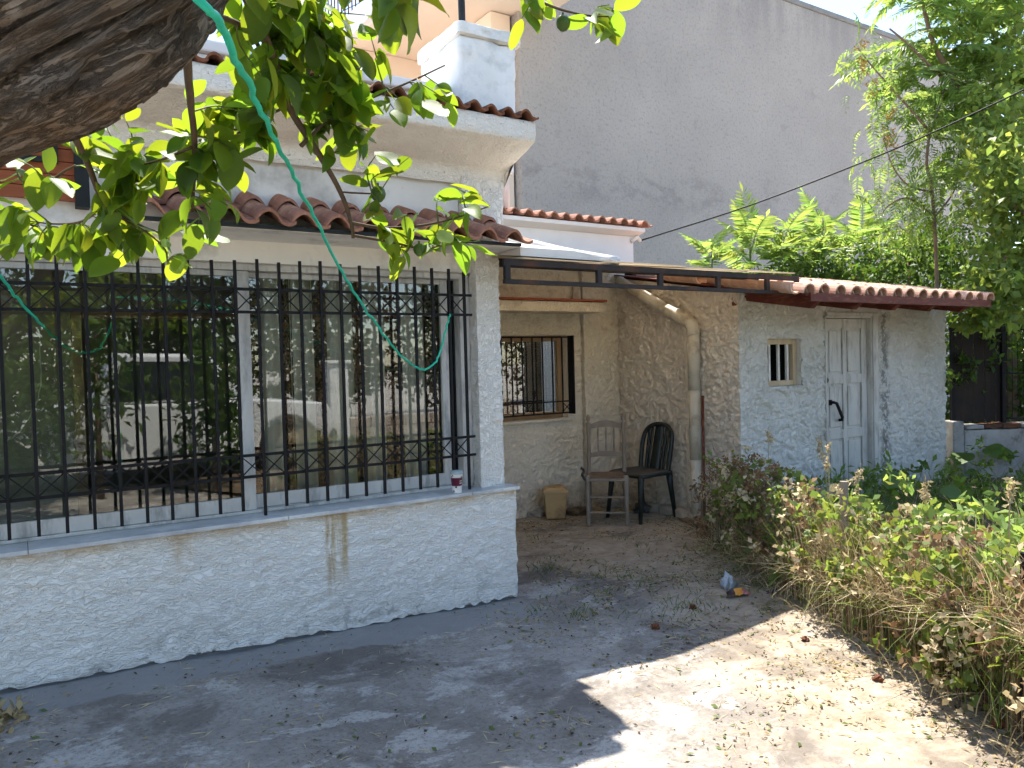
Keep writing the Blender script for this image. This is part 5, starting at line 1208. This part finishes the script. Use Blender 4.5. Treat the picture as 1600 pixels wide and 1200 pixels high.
# paper cup on the sill
cpx = Vector((2.262, 4.205, .697)); cup = thing('paper_cup', 'white and maroon drink cup with a clear lid on the marble sill', 'cup', tuple(cpx))
def cupmat():
    t = NT('printed_cup'); x, y, z = t.xyz()[0:3]; zz = t.math('SUBTRACT', z, .697)
    band = t.math('MULTIPLY', t.smooth(zz, .045, .047), t.smooth(zz, .098, .096))
    lab = t.math('MULTIPLY', t.math('MULTIPLY', t.smooth(zz, .058, .06), t.smooth(zz, .088, .086)), t.smooth(x, 2.262, 2.266))
    lines = t.math('GREATER_THAN', t.math('FRACT', t.math('MULTIPLY', zz, 75.0)), .5)
    spots = t.math('MULTIPLY', t.smooth(t.voro(46), .32, .28), t.math('SUBTRACT', 1.0, band))
    c = t.mix(spots, (.72,.70,.68), (.07,.03,.03)); c = t.mix(band, c, (.10,.012,.03)); c = t.mix(t.math('MULTIPLY', lab, lines), c, (.6,.5,.42))
    return t.done(t.bsdf(c, .45, spec=.4))
MB().lathe([(.0,.0),(.028,.0),(.029,.004),(.038,.12),(.040,.122)], 24, cpx).build('cup_body', cupmat(), cup, True)
MB().lathe([(.0405,.119),(.042,.121),(.042,.127),(.038,.131),(.036,.141),(.012,.143),(.0,.143)], 24, cpx).build('lid', plain('clear_lid', (.35,.42,.40), (.25,.3,.3), 20, .15, spec=.6), cup, True)

# ------------------------------------------------------------------ what the window mirrors: the street side behind the viewer
tr = thing('pickup_truck', 'white pickup truck parked in the street, mirrored in the window glass', 'truck', (1.4, -3, 0))
def arch_profile():
    pr = [(-1.25,.42)]
    def arc(cx, r_): return [(cx+r_*math.cos(a), .36+r_*math.sin(a)) for a in [math.pi*(1-i/10) for i in range(11)]]
    pr += [(-.75,.36)]+arc(-.25,.46)+[(.3,.36),(2.7,.36)]+arc(3.2,.46)+[(3.72,.4),(3.85,.55),(3.85,.85),(3.78,.98),(2.75,1.08),(1.0,1.08),(-1.25,1.05)]
    return pr
MB().prism(arch_profile(), -3.75, -2.1, 'Y').build('body', MT['car_white'], tr, bevel=.03)
MB().prism([(.75,1.081),(2.75,1.081),(2.15,1.72),(1.0,1.75)], -3.65, -2.2, 'Y').build('cab', MT['car_white'], tr, bevel=.05)
MB().prism([(.95,1.12),(2.5,1.12),(2.05,1.62),(1.1,1.64)], -2.199, -2.185, 'Y').build('side_window', MT['carglass'], tr)
MB().box(3.70, 3.95, -3.7, -2.15, .36, .58).build('bumper', MT['tyre'], tr, bevel=.04)
for x in (-.25, 3.2):
    wl = MB().prism([(x+.37*math.cos(a), .37+.37*math.sin(a)) for a in [i*math.pi/14 for i in range(28)]], -2.32, -2.08, 'Y').build('wheel', MT['tyre'], tr, bevel=.03)
    MB().prism([(x+.2*math.cos(a), .37+.2*math.sin(a)) for a in [i*math.pi/12 for i in range(24)]], -2.09, -2.07, 'Y').build('rim', MT['rim'], wl, bevel=.01)
sw = thing('street_wall', 'low pale stone wall across the street, mirrored in the window glass', 'wall', (7, -4.9, 0))
for r_ in range(3):
    for i in range(16):
        x = 4.3+i*.42+(.2 if r_ % 2 else 0); MB().box(x, x+.405, -5.1, -4.8+.02*rng.random(), -.05+r_*.2, .142+r_*.2).build('stone', MT['brick'], sw, bevel=.015)
pl = thing('gate_pillar', 'white gate pillar across the street, mirrored in the window glass', 'pillar', (4.95, -4.8, 0))
rough_box('shaft', MT['tower'], pl, 4.75, 5.12, -5.1, -4.75, -.1, 1.55, .006, .1, 91); MB().box(4.70, 5.17, -5.15, -4.70, 1.551, 1.62).build('cap', MT['tower'], pl, bevel=.02)
for k, (x, y, h, rad) in enumerate(((-6.0,-13,4.8,2.2), (-1.2,-14,5,2.6), (3.2,-13,4.6,2.2), (7.6,-14,5,2.6), (12.5,-13,4.8,2.6), (18,-12,5,2.8))):
    r_ = thing('street_tree', ('first', 'second', 'third', 'fourth', 'fifth', 'sixth')[k]+' leafy tree from the left in the row mirrored in the window', 'tree', (x, y, 0), 'trees across the street')
    MB().tube(smoothpath([(x,y,-.1),(x+.1,y,h*.3),(x,y+.1,h*.7)], 4), [.2]*3+[.14]*3+[.08]*3, 9, wob=.2, seed=k).build('trunk', MT['ailbark'], r_, True)
    tag(leaf_cloud('crown', MT['hedge'], [((x, y, h*.62), (rad, rad*.8, h*.36), 2600), ((x, y, h*.25), (rad, rad*.6, h*.22), 1300)], .26, r_, .5, 50+k), kind='stuff')
for x, y, h, rad, lb in ((2.0,-1.25,1.3,.46,'dark laurel shrub behind the viewer, mirrored beside the middle stile of the window'), (.1,-1.2,1.3,.55,'dark laurel shrub behind the viewer, mirrored at the far left of the window'), (.75,-1.45,1.95,.62,'tall dark laurel behind the viewer, mirrored across the left pane')):
    sg = thing('laurel_shrub', lb, 'shrub', (x, y, 0), 'laurels behind the viewer')
    MB().tube([(x,y,-.05),(x,y,h)], [.04,.02], 7).build('stem', MT['ailbark'], sg, True)
    tag(leaf_cloud('crown', MT['shrub'], [((x,y,h*.9), (rad,rad*.9,h*.62 if h < 2 else .55), 1100)], .12, sg, .42, int(70+x*10)), kind='stuff')
